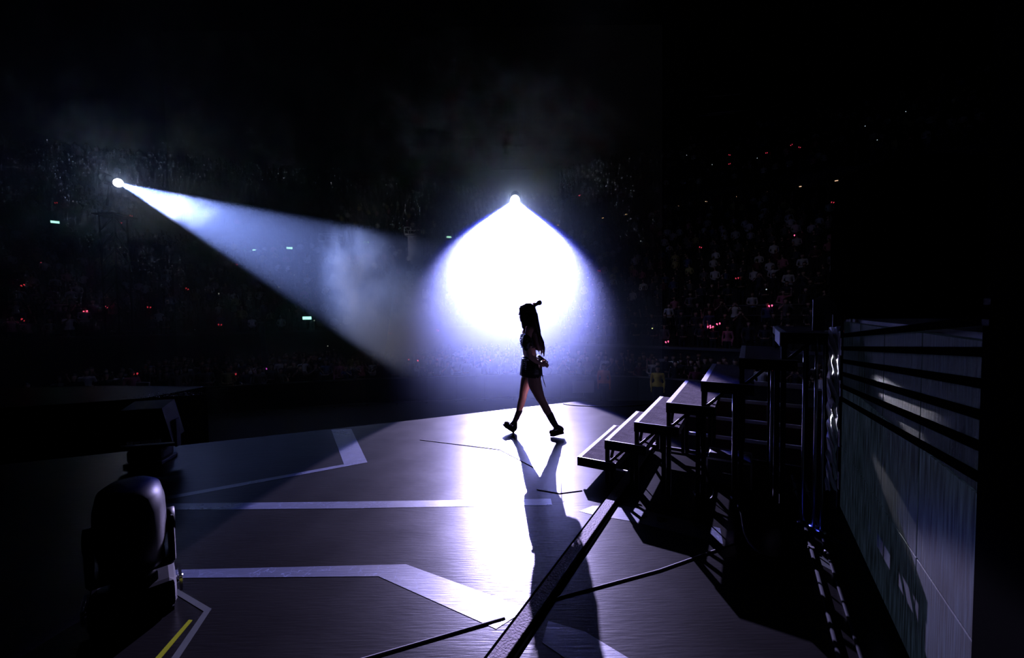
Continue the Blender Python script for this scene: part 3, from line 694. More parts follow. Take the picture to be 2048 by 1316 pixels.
# ------------------------------------------------------------------ spectators
def human(mb, pose, hw=1.0):
    """standing person, 1.68 m, facing -Y"""
    def c(*p): mb.chain(p, 10)
    for s in (-1, 1):
        c((s * .09, 0, .92, .10), (s * .10, -.01, .50, .062), (s * .10, .02, .09, .042)); c((s * .10, .02, .05, .045), (s * .11, -.14, .03, .035))
        sh = (s * .18, 0, 1.38, .055)
        up_ = pose if isinstance(pose, str) else pose
        if up_ == 'down': c(sh, (s * .24, .02, 1.10, .043), (s * .22, -.10, .88, .032)); hand = V((s * .21, -.13, .80)); hd = V((0, -.3, -1))
        elif up_ == 'one' and s > 0: c(sh, (s * .30, -.12, 1.42, .043), (s * .26, -.22, 1.66, .030)); hand = V((s * .25, -.23, 1.74)); hd = V((0, 0, 1))
        elif up_ == 'both': c(sh, (s * .27, -.16, 1.24, .043), (s * .12, -.33, 1.42, .030)); hand = V((s * .09, -.35, 1.49)); hd = V((-s * .3, 0, 1))
        else: c(sh, (s * .25, .03, 1.12, .043), (s * .12, -.20, 1.05, .032)); hand = V((s * .05, -.24, 1.06)); hd = V((-s, -.2, 0))
        mb.ball(hand, .042, 8); hd.normalize()
        for f in (-1.5, -.5, .5, 1.5):
            o = V((f * .017, 0, 0)) if abs(hd.z) > .5 else V((0, 0, f * .017))
            c((*(hand + o), .012), (*(hand + o + hd * .075), .010))
        th = hand + V((-s * .05, -.02, 0.02)); c((*hand, .014), (*th, .011))
    c((0, 0, .95, .14), (0, .0, 1.12, .12), (0, .0, 1.30, .135)); c((-.12, 0, 1.36, .07), (.12, 0, 1.36, .07)); c((-.07, 0, 1.0, .11), (.07, 0, 1.0, .11))
    c((0, .01, 1.40, .052), (0, -.005, 1.50, .05)); mb.ball((0, -.01, 1.575), .095, 14, sc=(.82, 1.0, 1.18)); mb.ball((0, -.105, 1.56), .016, 8)
    mb.ball((0, .02, 1.60), .105, 14, sc=(.92, 1.0, 1.08)); c((0, .07, 1.58, .07), (0, .07, 1.44, .055 * hw))
def color_person(me, idx=(0, 1, 2, 3)):
    for p in me.polygons:
        c = p.center
        if c.z > 1.44:
            p.material_index = idx[2] if (c.y > -0.03 and abs(c.x) < .13) or (c.z > 1.63 and abs(c.x) < .12 and c.y > -.09) else idx[1]
        elif c.z < 0.93 and abs(c.x) < .2: p.material_index = idx[3]
        elif abs(c.x) > .255 or (c.y < -.17): p.material_index = idx[1]
        else: p.material_index = idx[0]
people = []
for pose, hw in (('down', 1), ('one', 1.2), ('both', 1), ('clasp', 1.3)):
    mb = MB(); human(mb, pose, hw); me = remesh(mb, 'spectator_' + pose, ['shirt', 'skin_far', 'hair_far', 'jeans_far'], 0.022, 3, link=False); color_person(me); people.append(me)
mb = MB(); human(mb, 'clasp'); low = remesh(mb, 'low', ['crowdcloth', 'skin_far', 'hair_far', 'jeans_far'], 0.04, 2, decimate=0.05, link=False); color_person(low)

def proj(p):
    x, y, z = p[0], p[1], p[2] - EYE; c, s = math.cos(TH), math.sin(TH); d = y * c - z * s; u = z * c + y * s
    if d < 0.1: return None
    X = FPX * x / d; Y = -FPX * u / d; return 1024 + X * math.cos(RO) - Y * math.sin(RO), 658 + X * math.sin(RO) + Y * math.cos(RO)
def perp(p): return (0.587 * p.x + 0.81 * p.y) if p.x > 0.125 * p.y else (-0.37 * p.x + 0.93 * p.y)
def front_y(x):
    for (a, b), (c, d) in zip(BAR[:-1], BAR[1:]):
        if a <= x <= c: return b + (d - b) * (x - a) / (c - a)
    return 99
rnd = random.Random(5); spots = []
y = 10.0
while y < 27:
    x = -17.0
    while x < 13:
        p = V((x + rnd.uniform(-.18, .18), y + rnd.uniform(-.2, .2), FLOOR)); x += 0.62
        fy = front_y(p.x); D = perp(p); lim = 19.5 if p.x > 0.125 * p.y else 25.4
        if p.y < fy + 0.6 or D > lim: continue
        if (p - V((LAMP_A.x, LAMP_A.y + .95, FLOOR))).length < 1.2: continue
        if abs(p.x + 13) < .6 and abs(p.y - 13.9) < .5: continue
        if abs(p.x + 12.6) < .5 and abs(p.y - 20.2) < .5: continue
        if rnd.random() < 0.12: continue
        spots.append(p)
    y += 0.85
def rows(prof, side, U, length, sp):
    for (D0, z0), (D1, z1) in zip(prof[:-1], prof[1:]):
        if abs(z0 - z1) > 1e-4 or D1 - D0 < 0.5 or z0 < FLOOR + .1: continue
        s = rnd.uniform(0, .5)
        while s < length:
            D = (D0 + D1) / 2; p = seam(side, D) + U * s; s += sp * rnd.uniform(.8, 1.5)
            if rnd.random() < 0.10: continue
            p.z = z0; q = proj(p + V((0, 0, 1.4)))
            if q is None or not (-40 < q[0] < 2090 and -40 < q[1] < 1000): continue
            spots.append(p)
rows(PR, 'r', UR, 60, 0.62); rows(PL, 'l', UL, 72, 0.66)
def clear(p):
    for x, y_, r in ((LAMP_B.x - .75, LAMP_B.y + .4, 1.1), (-16.2, 36.3, 1.2), (-8.6, 36.3, 1.2), (-12.6, 20.2, .5)):
        if math.hypot(p.x - x, p.y - y_) < r: return False
    if abs(p.x + 28.4) < 3.4 and abs(p.y - 35) < 1.6: return False
    return True
spots = [p for p in spots if clear(p)]
inview = []
rest = []
HID = [(1210, 1700, 700, 1000)]
for p in spots:
    q = proj(p + V((0, 0, 1.5)))
    vis = q and 0 < q[0] < 1640 and 330 < q[1] < 812
    (inview if vis else rest).append(p)
inview.sort(key=lambda p: p.y)
def zone(p):
    x = proj(p + V((0, 0, 1.5)))[0]
    where = 'on the floor behind the barrier' if p.z < FLOOR + .1 else 'in the lower terrace rows'
    if x < 520: return 'spectator ' + where + ', in the dark at far left', 'spectators at the far left'
    if x < 800: return 'spectator ' + where + ', below the side beam', 'spectators under the side beam'
    if x < 1040: return 'spectator ' + where + ', in haze left of the walker', 'spectators in the haze left of the person'
    if x < 1220: return 'spectator ' + where + ', in haze right of the walker', 'spectators in the haze right of the person'
    return 'spectator ' + where + ', above the stair platforms', 'spectators beyond the stairs'
for k, p in enumerate(inview[:300]):
    o = bpy.data.objects.new('spectator', people[rnd.choice((0, 0, 1, 2, 3, 3))]); COL.objects.link(o)
    o.location = p; o.rotation_euler = (0, 0, math.atan2(p.x, -p.y) * -1 + PI + rnd.uniform(-.4, .4) if False else math.atan2(-(p.x), (p.y)) + rnd.uniform(-.4, .4))
    sc = rnd.uniform(.93, 1.08); o.scale = (sc, sc, sc)
    l, g = zone(p); tag(o, l, 'person', g)
import numpy as np
def crowd(pts, name, label):
    nv, nf = len(low.vertices), len(low.polygons)
    co = np.empty(nv * 3, 'f'); low.vertices.foreach_get('co', co); co = co.reshape(-1, 3)
    ls = np.array([p.loop_start for p in low.polygons], 'i'); lt = np.array([p.loop_total for p in low.polygons], 'i'); mi = np.array([p.material_index for p in low.polygons], 'i')
    lv = np.empty(len(low.loops), 'i'); low.loops.foreach_get('vertex_index', lv); nl = len(lv)
    V_, LV, LS, LT, MI = [], [], [], [], []
    for i, p in enumerate(pts):
        a = math.atan2(-p.x, p.y) + rnd.uniform(-.5, .5); sc = rnd.uniform(.9, 1.08); c, s_ = math.cos(a) * sc, math.sin(a) * sc
        V_.append(np.stack([co[:, 0] * c - co[:, 1] * s_ + p.x, co[:, 0] * s_ + co[:, 1] * c + p.y, co[:, 2] * sc + p.z], 1))
        LV.append(lv + nv * i); LS.append(ls + nl * i); LT.append(lt); MI.append(mi)
    me = bpy.data.meshes.new(name); n = len(pts)
    me.vertices.add(nv * n); me.vertices.foreach_set('co', np.concatenate(V_).astype('f').ravel())
    me.loops.add(nl * n); me.loops.foreach_set('vertex_index', np.concatenate(LV).astype('i'))
    me.polygons.add(nf * n); me.polygons.foreach_set('loop_start', np.concatenate(LS).astype('i')); me.polygons.foreach_set('loop_total', np.concatenate(LT).astype('i'))
    me.polygons.foreach_set('material_index', np.concatenate(MI).astype('i')); me.update(); me.validate()
    for m_ in ('crowdcloth', 'skin_far', 'hair_far', 'jeans_far'): me.materials.append(M[m_])
    o = bpy.data.objects.new(name, me); COL.objects.link(o); tag(o, label, 'crowd', kind='stuff')
far = inview[300:] + rest
crowd([p for p in far if p.x > .125 * p.y], 'crowd', 'dense dim crowd filling the right terrace')
crowd([p for p in far if p.x <= .125 * p.y], 'crowd', 'dense dark crowd filling the left terrace')

# two stewards in bright tops by the barrier
for (x, y_, m_, lab) in ((5.35, 14.6, 'yellow_vest', 'person in a yellow top standing below the stage, right of the beam'), (3.55, 15.4, 'orange_vest', 'person in an orange top standing in the haze right of the walking person')):
    me = people[0].copy(); me.materials[0] = M[m_]; o = bpy.data.objects.new('person', me); COL.objects.link(o); o.location = (x, y_, FLOOR); o.rotation_euler = (0, 0, math.atan2(-x, y_)); tag(o, lab, 'person')
# held white boards
for (x, y_, z, w_, h_, lab) in ((7.3, 19.2, -0.95, .42, .26, 'blank white board held up in the crowd right of the beam'), (-1.55, 16.4, -0.9, .5, .3, 'pale board on the barrier left of the walking person'), (2.9, 16.2, -1.55, .9, .5, 'pale sheet hung below the front beam right of the person')):
    mb = MB(); mb.box((0, 0, 0), (w_, 0.02, h_), bev=0.004); mb.tube((0, 0.015, -h_ / 2 - .15), (0, 0.015, 0), 0.012, seg=8); o = mb.build('held_board', 'white_cloth', loc=(x, y_, z)); tag(o, lab, 'board')

# ------------------------------------------------------------------ small lights in the audience
def light_stick(m_, m2='steel'):
    t = empty('light_stick'); mb = MB(); mb.tube((0, 0, -.25), (0, 0, -.02), .018, seg=8); mb.build('handle', m2, t)
    for s in (-1, 1):
        mb = MB(); mb.ball((s * .06, 0, .02), .034, 10, sc=(1, .7, 1)); mb.tube((s * .06, 0, .02), (s * .05, 0, -.04), .031, .008, 10); mb.build('glowing_head', m_, t)
    return t
PINK = [(28.1, 29.49, 13.56), (24.82, 35.64, 15.86), (24.79, 34.61, 15.23), (23.0, 36.22, 15.42), (21.23, 39.07, 16.37), (20.31, 37.35, 14.91), (16.86, 23.75, 5.82), (12.51, 26.45, 5.62), (20.9, 26.11, 8.33), (16.22, 19.35, 3.51), (12.0, 18.47, 1.65), (12.17, 21.54, 3.18), (7.53, 19.3, -0.02), (9.16, 18.48, 0.7), (9.27, 18.48, 0.74), (9.6, 18.49, 0.85), (10.19, 15.46, -0.9), (-36.62, 32.53, 10.89), (-31.59, 32.61, 9.24), (-31.35, 33.29, 9.96), (-29.54, 25.27, 5.09), (-27.18, 22.25, 3.44), (-23.52, 19.17, 1.52), (-22.11, 20.68, 1.91), (-21.73, 21.39, 2.15), (-19.95, 21.94, 2.1), (-20.09, 24.75, 3.28), (-20.35, 29.64, 5.37), (-15.88, 21.65, 1.09), (-16.44, 17.26, -0.9), (-11.76, 16.71, -0.91), (-5.48, 21.21, -0.9), (-4.88, 20.26, -0.9), (-4.67, 20.46, -0.9), (-3.93, 20.36, -0.9), (-4.88, 26.03, 0.42), (-7.65, 24.92, 0.32), (-1.06, 20.01, -0.9), (-0.72, 20.41, -0.91), (-11.37, 18.41, -0.9), (-12.78, 25.36, 2.32), (7.93, 46.0, 14.72), (6.24, 28.4, 4.37)]
WHITE = [(31.85, 32.64, 17.12), (19.0, 43.44, 18.05), (19.35, 38.67, 15.31), (11.16, 46.12, 16.23), (15.28, 18.98, 3.01), (12.57, 19.71, 2.45), (7.0, 19.88, 0.6), (9.98, 30.85, 6.82), (-18.11, 24.68, 2.94), (-28.67, 29.44, 6.68), (-11.61, 23.36, 1.2), (-10.32, 23.9, 0.93), (-10.62, 23.73, 0.67), (-10.98, 23.59, -0.33), (-10.69, 23.73, -0.56), (-15.65, 26.85, 3.44), (-15.85, 29.2, 4.46), (5.33, 27.92, 3.85), (22.05, 36.05, 14.89), (29.11, 33.21, 16.28), (27.72, 30.56, 14.06)]
CYAN = [(-35.24, 31.15, 9.04), (-21.6, 32.91, 6.96), (-21.19, 33.16, 6.99), (-19.26, 34.93, 7.41), (-14.2, 39.54, 8.61), (-6.55, 42.68, 9.62), (-12.04, 23.41, 1.38)]
AISLE = [(5.35, 44.27, 11.21), (7.55, 42.68, 11.15), (9.55, 41.23, 11.14), (11.54, 39.79, 11.07), (13.51, 38.36, 11.07), (15.44, 36.96, 11.02), (17.34, 35.58, 11.0), (19.19, 34.24, 10.95), (21.02, 32.92, 10.91), (22.8, 31.63, 10.87), (24.55, 30.36, 10.86), (26.3, 29.09, 10.82), (29.7, 26.63, 10.76), (31.35, 25.43, 10.77)]
bright = {6, 10, 12, 13, 14, 15, 23, 24, 31, 32, 33, 34, 35, 37, 38, 41}
A, Bs, Vi = None, None, None
protos = {}
for k, p in enumerate(PINK):
    key = 'violet' if k == 39 else ('pink' if k in bright else 'pinkdim')
    if key not in protos: protos[key] = light_stick(key); o = protos[key]
    else: o = copy_tree(protos[key])
    o.location = p; q = proj(p); o.rotation_euler = (0, rnd.uniform(-.7, .7), math.atan2(-p[0], p[1]))
    if key == 'violet': tag(o, 'single violet glowing light stick in the floor crowd left of the blue haze', 'light stick'); continue
    br = 'bright pink' if key == 'pink' else 'dim red'
    if q[0] < 520: wh, g = 'in the dark left terrace', 'left terrace'
    elif q[0] < 1030: wh, g = 'in the hazy crowd left of the walking person', 'hazy crowd'
    elif q[1] < 350: wh, g = 'in the high upper tier on the right', 'upper tier'
    elif q[1] < 600: wh, g = 'in the upper rows of the right terrace', 'right terrace'
    else: wh, g = 'in the lower rows above the stair platforms', 'lower rows'
    tag(o, '%s twin-headed light stick held up %s' % (br, wh), 'light stick', '%s light sticks, %s' % (br, g))
ph0 = None
for k, p in enumerate(WHITE):
    mb = MB(); m_ = 'yelglow' if k == 6 else 'whiteglow'
    if ph0 is None or k == 6:
        t = empty('phone'); mb.box((0, 0.006, 0), (.08, .012, .16), bev=.003); mb.build('body', 'blacksat', t)
        mb = MB(); mb.ball((0.015, -.006, .03), .03, 8, sc=(1, .5, 1)); mb.build('torch_light', m_, t); o = t
        if k != 6: ph0 = t
    else: o = copy_tree(ph0)
    o.location = p; o.rotation_euler = (0, 0, math.atan2(-p[0], p[1])); q = proj(p)
    if k == 6: tag(o, 'phone with a yellowish light held up right of the beam', 'phone'); continue
    wh, g = ('in the left terrace', 'left') if q[0] < 1000 else (('high in the right tiers', 'high right') if q[1] < 400 else ('in the middle of the right terrace', 'right'))
    tag(o, 'phone with a tiny white light held up ' + wh, 'phone', 'phone lights, ' + g)
ex = None
names = ['leftmost cyan lit exit sign, high in the dark left terrace', 'larger cyan lit exit sign of the close pair below the side beam', 'smaller cyan lit exit sign of the close pair below the side beam', 'cyan lit exit sign between the close pair and the left pale tower',
         'cyan lit exit sign between the two pale towers', 'cyan lit exit sign at the left rim of the front beam', 'cyan lit exit sign low on the left terrace above the floor crowd']
for k, p in enumerate(CYAN):
    if ex is None:
        t = empty('exit_sign'); mb = MB(); mb.box((0, .04, 0), (.56, .06, .26), bev=.01); mb.build('housing', 'black', t)
        mb = MB(); mb.box((0, 0, 0), (.46, .02, .17)); mb.build('lit_face', 'exit', t); ex = t; o = t
    else: o = copy_tree(ex)
    o.location = p; o.rotation_euler = (0, 0, math.atan2(-p[0], p[1])); sc = .6 if k == 2 else 1.0; o.scale = (sc, sc, sc)
    tag(o, names[k], 'exit sign', 'cyan lit exit signs on the left terrace')
al = None
for k, p in enumerate(AISLE):
    if al is None:
        t = empty('ledge_light'); mb = MB(); mb.box((0, .03, 0), (.26, .06, .12), bev=.01); mb.build('housing', 'black', t)
        mb = MB(); mb.box((0, -.006, 0), (.20, .02, .06)); mb.build('lamp_face', 'amber', t); al = t; o = t
    else: o = copy_tree(al)
    q = V(p) - NR * 0.2; o.location = (q.x, q.y, 11.0); o.rotation_euler = (0, 0, math.atan2(-NR.x, NR.y))
    tag(o, 'small amber light in the rising line along the right balcony ledge', 'ledge light', 'amber lights along the right balcony ledge')

# ------------------------------------------------------------------ the performer
PX, PY = 0.207, 4.955; K = 0.00622
def P(px, py, y=0.0): return ((px - 1060) * K, y, (870 - py) * K)
def Q(px, py, y, r): return (*P(px, py, y), r)
who = empty('person', (PX, PY, 0.0))
mb = MB()
NY, FY = -0.10, 0.10
# near (left) leg trailing, far (right) leg leading
mb.chain([Q(1067, 741, NY * .8, .088), Q(1071, 766, NY * .9, .082), Q(1080, 790, NY, .058), Q(1085, 799, NY, .050), Q(1093, 815, NY, .050), Q(1101, 830, NY, .040), Q(1112, 850, NY, .030)])
mb.chain([Q(1062, 741, FY * .8, .088), Q(1055, 762, FY * .9, .076), Q(1049, 784, FY, .055), Q(1047, 796, FY, .049), Q(1043, 810, FY, .048), Q(1038, 826, FY, .037), Q(1029, 847, FY, .029)])
mb.chain([Q(1112, 850, NY, .030), Q(1119, 859, NY, .028)]); mb.chain([Q(1112, 853, NY, .028), Q(1103, 863, NY, .022)])
mb.chain([Q(1029, 847, FY, .029), Q(1026, 862, FY, .026)]); mb.chain([Q(1027, 853, FY, .026), Q(1009, 853, FY, .018)])
# trunk
mb.chain([Q(1067, 737, -.04, .105), Q(1066, 724, -.035, .105)]); mb.chain([Q(1064, 737, .04, .105), Q(1063, 724, .035, .105)])
mb.chain([Q(1064, 726, 0, .10), Q(1062, 708, 0, .082), Q(1060, 692, 0, .082), Q(1059, 676, 0, .092), Q(1061, 662, 0, .088)])
mb.chain([Q(1061, 706, -.045, .065), Q(1060, 676, -.055, .075)]); mb.chain([Q(1061, 706, .045, .065), Q(1060, 676, .055, .075)])
mb.ball(P(1052, 673, -.05), .055, 12); mb.ball(P(1052, 673, .05), .055, 12)
mb.chain([Q(1062, 656, -.15, .045), Q(1062, 656, .15, .045)]); mb.chain([Q(1062, 658, 0, .062), Q(1060, 645, 0, .046), Q(1058, 634, 0, .045)])
# head, turned a little towards the far side
mb.ball(P(1058, 623, 0), .092, 18, sc=(1.0, .80, 1.12)); mb.chain([Q(1053, 630, 0, .060), Q(1047, 637, 0, .028)])
mb.ball(P(1046.5, 620, 0), .045, 12, sc=(.7, 1.1, 1.2)); mb.chain([Q(1044.2, 620, 0, .010), Q(1041.6, 625.5, 0, .012)])
mb.ball(P(1043.5, 630.5, 0), .016, 10, sc=(.8, 1.5, .9)); mb.ball(P(1043.7, 633.2, 0), .014, 10, sc=(.8, 1.4, .8))
for s in (-1, 1):
    mb.ball(P(1045.2, 621, s * .030), .014, 10); mb.ball(P(1060, 624, s * .076), .026, 10, sc=(.8, .4, 1.2))
# near arm: swings back, hand behind the hip
mb.chain([Q(1060, 656, -.165, .048), Q(1056, 675, -.19, .041), Q(1058, 697, -.20, .036), Q(1061, 707, -.20, .033), Q(1072, 716, -.19, .030), Q(1081, 721, -.175, .022)])
h = V(P(1084, 722.5, -.17)); mb.chain([(*P(1081, 721, -.175), .022), (*h, .024)]); mb.ball(h, .034, 12, sc=(1.1, .55, 1.0))
for k, (dz, ln) in enumerate(((.024, .058), (.008, .066), (-.008, .062), (-.022, .048))):
    a = h + V((.022, 0, dz)); b = a + V((ln * .55, .004, -.006)); c_ = b + V((ln * .35, .018, -.020)); mb.chain([(*a, .010), (*b, .009), (*c_, .0075)], 8)
mb.chain([(*(h + V((-.01, .012, .022))), .011), (*(h + V((.018, .03, .044))), .010), (*(h + V((.042, .036, .040))), .008)], 8)
# far arm raised, hand behind the crown holding the microphone
mb.chain([Q(1061, 656, .165, .046), Q(1066, 643, .27, .040), Q(1071, 632, .32, .035), Q(1071, 621, .22, .030), Q(1070, 614, .13, .021)])
h2 = V(P(1069.5, 610.5, .10)); mb.chain([(*P(1070, 614, .13), .021), (*h2, .022)]); mb.ball(h2, .036, 12, sc=(.9, .8, 1.05))
mdir = V(P(1083, 602.5, .04)) - V(P(1067, 611.5, .10)); mdir.normalize(); m0 = V(P(1067, 611.5, .085)); side = mdir.cross(V((0, 1, 0))).normalized(); oth = mdir.cross(side).normalized()
for k in range(4):
    c0 = h2 + mdir * (-.022 + .0165 * k) ; ax = m0 + mdir * (.012 + .0175 * k); ln = (.9, 1.0, .95, .8)[k]
    p1 = ax + side * .028 + oth * .004; p2 = ax + side * .018 - oth * .026 * ln; p3 = ax - side * .012 - oth * .024 * ln
    mb.chain([(*c0, .011), (*p1, .0095), (*p2, .009), (*p3, .008)], 8)
mb.chain([(*h2, .013), (*(m0 - side * .024 + mdir * .02), .0105), (*(m0 - side * .020 + mdir * .052), .009)], 8)
body = remesh(mb, 'body', ['skin'], 0.0052, 5, who)
# microphone is held: its own thing
mic = empty('microphone', (PX, PY, 0)); mb = MB()
e0, e1, e2 = m0 - mdir * .045, m0 + mdir * .10, m0 + mdir * .125
mb.tube(e0, e1, .016, .021, 16); mb.build('handle', 'blacksat', mic)
mb = MB(); mb.tube(e1, e1 + mdir * .012, .025, .025, 16); mb.build('ring', 'steel', mic)
mb = MB(); mb.ball(e2, .033, 16); mb.build('grille', 'steel', mic)
tag(mic, 'black handheld microphone raised behind the head of the walking person', 'microphone')
# hair: smooth crown and long falling mass with loose ends
mb = MB()
mb.ball(P(1059.5, 621.5, 0), .104, 18, sc=(1.02, .95, 1.14)); mb.ball(P(1063, 628, 0), .09, 14, sc=(.9, 1.0, 1.4))
mb.chain([Q(1047, 612.5, 0, .030), Q(1058, 609.5, 0, .028)]); mb.chain([Q(1044, 614, -.03, .018), Q(1046, 627, -.062, .016), Q(1047, 640, -.075, .014), Q(1048, 652, -.08, .009)]); mb.chain([Q(1049, 616, -.055, .026), Q(1051, 632, -.078, .026), Q(1051, 648, -.085, .020), Q(1051, 660, -.09, .010)])
mb.chain([Q(1066, 628, 0, .082), Q(1068, 645, 0, .085), Q(1071, 662, 0, .085), Q(1074, 678, .0, .070), Q(1079, 692, 0, .048)])
for s in (-1, 1): mb.chain([Q(1062, 628, s * .05, .065), Q(1064, 645, s * .085, .062), Q(1069, 662, s * .09, .060), Q(1074, 680, s * .075, .045), Q(1080, 695, s * .06, .026)])
hr = random.Random(21)
for k in range(46):
    a = hr.uniform(-1, 1); x0 = hr.uniform(1062, 1080); y1 = hr.uniform(.2, 1); ex_ = hr.uniform(1078, 1092); ez = hr.uniform(696, 712) if ex_ > 1080 else hr.uniform(690, 699)
    mb.chain([Q(x0, 660, a * .09, .014), Q((x0 + ex_) / 2 + 3.5, 680, a * .09, .0115), Q(ex_ + hr.uniform(-1, .5), (680 + ez) / 2 + 2, a * .085, .008), Q(ex_ + hr.uniform(-1.5, 1), ez, a * .08, .0035)], 7)
for k in range(12):
    a = hr.uniform(-1, 1); mb.chain([Q(1074, 640, a * .05, .012), Q(1081, 662, a * .07, .008), Q(hr.uniform(1086, 1090), 682, a * .07, .006), Q(hr.uniform(1086, 1092), 702, a * .07, .003)], 7)
remesh(mb, 'hair', ['hair'], 0.0048, 2, who)
# off-shoulder cropped top with puffed sleeve
mb = MB(); rr = []
for py, x0, x1, hy in ((664, 1044.5, 1077, .120), (668, 1043, 1077, .145), (676, 1041.5, 1076, .150), (686, 1043.5, 1075, .142), (692, 1045.5, 1075, .132)):
    cx, rx = (x0 + x1) / 2, (x1 - x0) / 2 * K; c0 = V(P(cx, py))
    rr.append([c0 + V((rx * math.cos(2 * PI * k / 36), hy * math.sin(2 * PI * k / 36), 0.003 * math.sin(k * 2.3))) for k in range(36)])
mb.rings(rr); mb.build('cropped_top', 'leather', who)
for s in (-1, 1):
    mb = MB()
    if s < 0: mb.chain([Q(1055, 671, -.185, .054), Q(1054, 682, -.195, .058), Q(1055, 690, -.198, .046)])
    else: mb.chain([Q(1062, 662, .19, .052), Q(1065, 652, .23, .056), Q(1067, 645, .26, .046)])
    hs = random.Random(4 + s)
    for k in range(16):
        a = hs.uniform(0, 6.28); z = hs.uniform(671, 689) if s < 0 else hs.uniform(648, 662); mb.ball(P(1055 + 8.4 * math.cos(a) if s < 0 else 1064 + 7 * math.cos(a), z, s * (.19 + (.05 * abs(math.sin(a)) if s < 0 else 0.02))), .016, 8)
    sl = remesh(mb, 'sleeve', ['leather'], 0.006, 2, who)
mb = MB(); hs = random.Random(9)
for k in range(22):
    mb.ball(P(hs.uniform(1041.5, 1046), hs.uniform(671, 691), -.185 + hs.uniform(-.05, .05)), .0055, 6)
mb.build('sleeve_buckles', 'stud', who)
# short skirt, front panel flaring, with studs, waist pouch and hanging strap
mb = MB(); rr = []
for py, x0, x1, hy in ((710, 1046, 1079, .115), (716, 1044.5, 1083, .150), (726, 1043.5, 1086, .172), (738, 1042.0, 1086.5, .180), (749.5, 1041.0, 1083.5, .178)):
    cx, rx = (x0 + x1) / 2, (x1 - x0) / 2 * K; c0 = V(P(cx, py)); ring = []
    for k in range(48):
        a = 2 * PI * k / 48; c, s_ = math.cos(a), math.sin(a); pl = 1 + .018 * math.sin(a * 12) * (py - 708) / 40; e = .8
        ring.append(c0 + V((rx * pl * math.copysign(abs(c) ** e, c), hy * pl * math.copysign(abs(s_) ** e, s_), 0.02 * c * (py - 708) / 40 * -1)))
    rr.append(ring)
mb.rings(rr); sk = mb.build('skirt', 'leather', who)
mb = MB(); hs = random.Random(2)
for px in (1049.5, 1052.5):
    for py in range(716, 746, 4): mb.ball(P(px + hs.uniform(-.4, .4), py, -.135 - .02 * (px - 1049) / 3), .009, 8, sc=(1, .6, 1))
mb.build('studs', 'stud', sk)
mb = MB(); mb.tube(P(1047, 713.5, -.125), P(1058, 714.5, -.16), .010, seg=10)
for px in range(1047, 1058, 2): mb.ball(P(px, 713.5 + (px - 1047) / 11, -.14), .011, 8)
mb.build('chain_belt', 'stud', sk)
mb = MB(); mb.ball(P(1086, 721.5, -.02), .056, 14, sc=(1.15, .9, .85)); mb.chain([Q(1087, 724, -.03, .048), Q(1093, 725, -.03, .032), Q(1096.5, 721.5, -.03, .012)]); mb.chain([Q(1080, 712, -.02, .03), Q(1086, 719, -.02, .04)])
remesh(mb, 'waist_bow', ['leather'], 0.006, 2, who)
mb = MB(); mb.chain([Q(1085, 742, -.06, .006), Q(1086.5, 752, -.06, .005), Q(1089, 762, -.06, .005), Q(1092, 771, -.06, .003)], 8); mb.chain([Q(1084, 747.5, -.06, .004), Q(1089, 748.5, -.06, .003)], 6); mb.build('hanging_strap', 'leather', who)
# socks and chunky shoes
for nm, ch in (('sock', [Q(1098.5, 824.5, NY, .0475), Q(1105, 838, NY, .042), Q(1112, 850, NY, .036), Q(1116, 856, NY, .034)]), ('sock', [Q(1039.5, 824.5, FY, .042), Q(1034.5, 836, FY, .038), Q(1029, 848, FY, .034), Q(1028, 854, FY, .032)])):
    mb = MB(); mb.chain(ch, 18)
    mb.ball(ch[0][:3], ch[0][3] + .003, 16, sc=(1, 1, .3)); remesh(mb, nm, ['sock'], 0.006, 2, who)
def shoe(ankle, heel, toe, y, upn):
    """chunky shoe from heel point to toe point (both on the sole)"""
    a, b = V(P(*heel, y)), V(P(*toe, y)); d = (b - a).normalized(); n = V((0, 0, 1)) - d * d.z; n.normalize(); n *= upn; L = (b - a).length; yv = V((0, 1, 0))
    mb = MB(); rr = []
    for u, wv in ((0, .030), (.08, .036), (.3, .034), (.55, .038), (.75, .045), (.92, .038), (1.0, .022)):
        c = a + d * L * u; th = .034 if u < .35 else .026; lift = .006 if u > .9 else 0
        rr.append([c + yv * wv * math.cos(q) * 1.0 + n * (lift if s_ < 0 else th) for q, s_ in ((0, -1), (PI, -1), (PI, 1), (0, 1))])
    mb.rings(rr, smooth=False); sole = mb.build('sole', 'black', who)
    mb = MB(); c = lambda u, hgt: tuple(a + d * L * u + n * hgt)
    mb.chain([(*c(.12, .05), .034), (*c(.5, .052), .034), (*c(.82, .046), .034)]); mb.chain([(*c(.14, .06), .034), (*V(P(*ankle, y)), .040)]); mb.chain([(*c(.5, .055), .032), (*V(P(*ankle, y)), .034)])
    up_ = remesh(mb, 'shoe_upper', ['leather'], 0.006, 2, who)
    mb = MB()
    for u in (.40, .52, .64): mb.tube(V(c(u, .075)) - yv * .040, V(c(u, .088)), .0055, seg=6); mb.tube(V(c(u, .088)), V(c(u, .075)) + yv * .040, .0055, seg=6); mb.ball(V(c(u, .07)) - yv * .036, .009, 8)
    mb.build('shoe_buckles', 'stud', who)
shoe((1114, 851), (1126.5, 862), (1099.5, 868.5), NY, 1)
shoe((1029, 849), (1027, 870), (1004, 853.5), FY, 1)
tag(who, 'long-haired person in a black skirt striding left with a microphone raised', 'person')

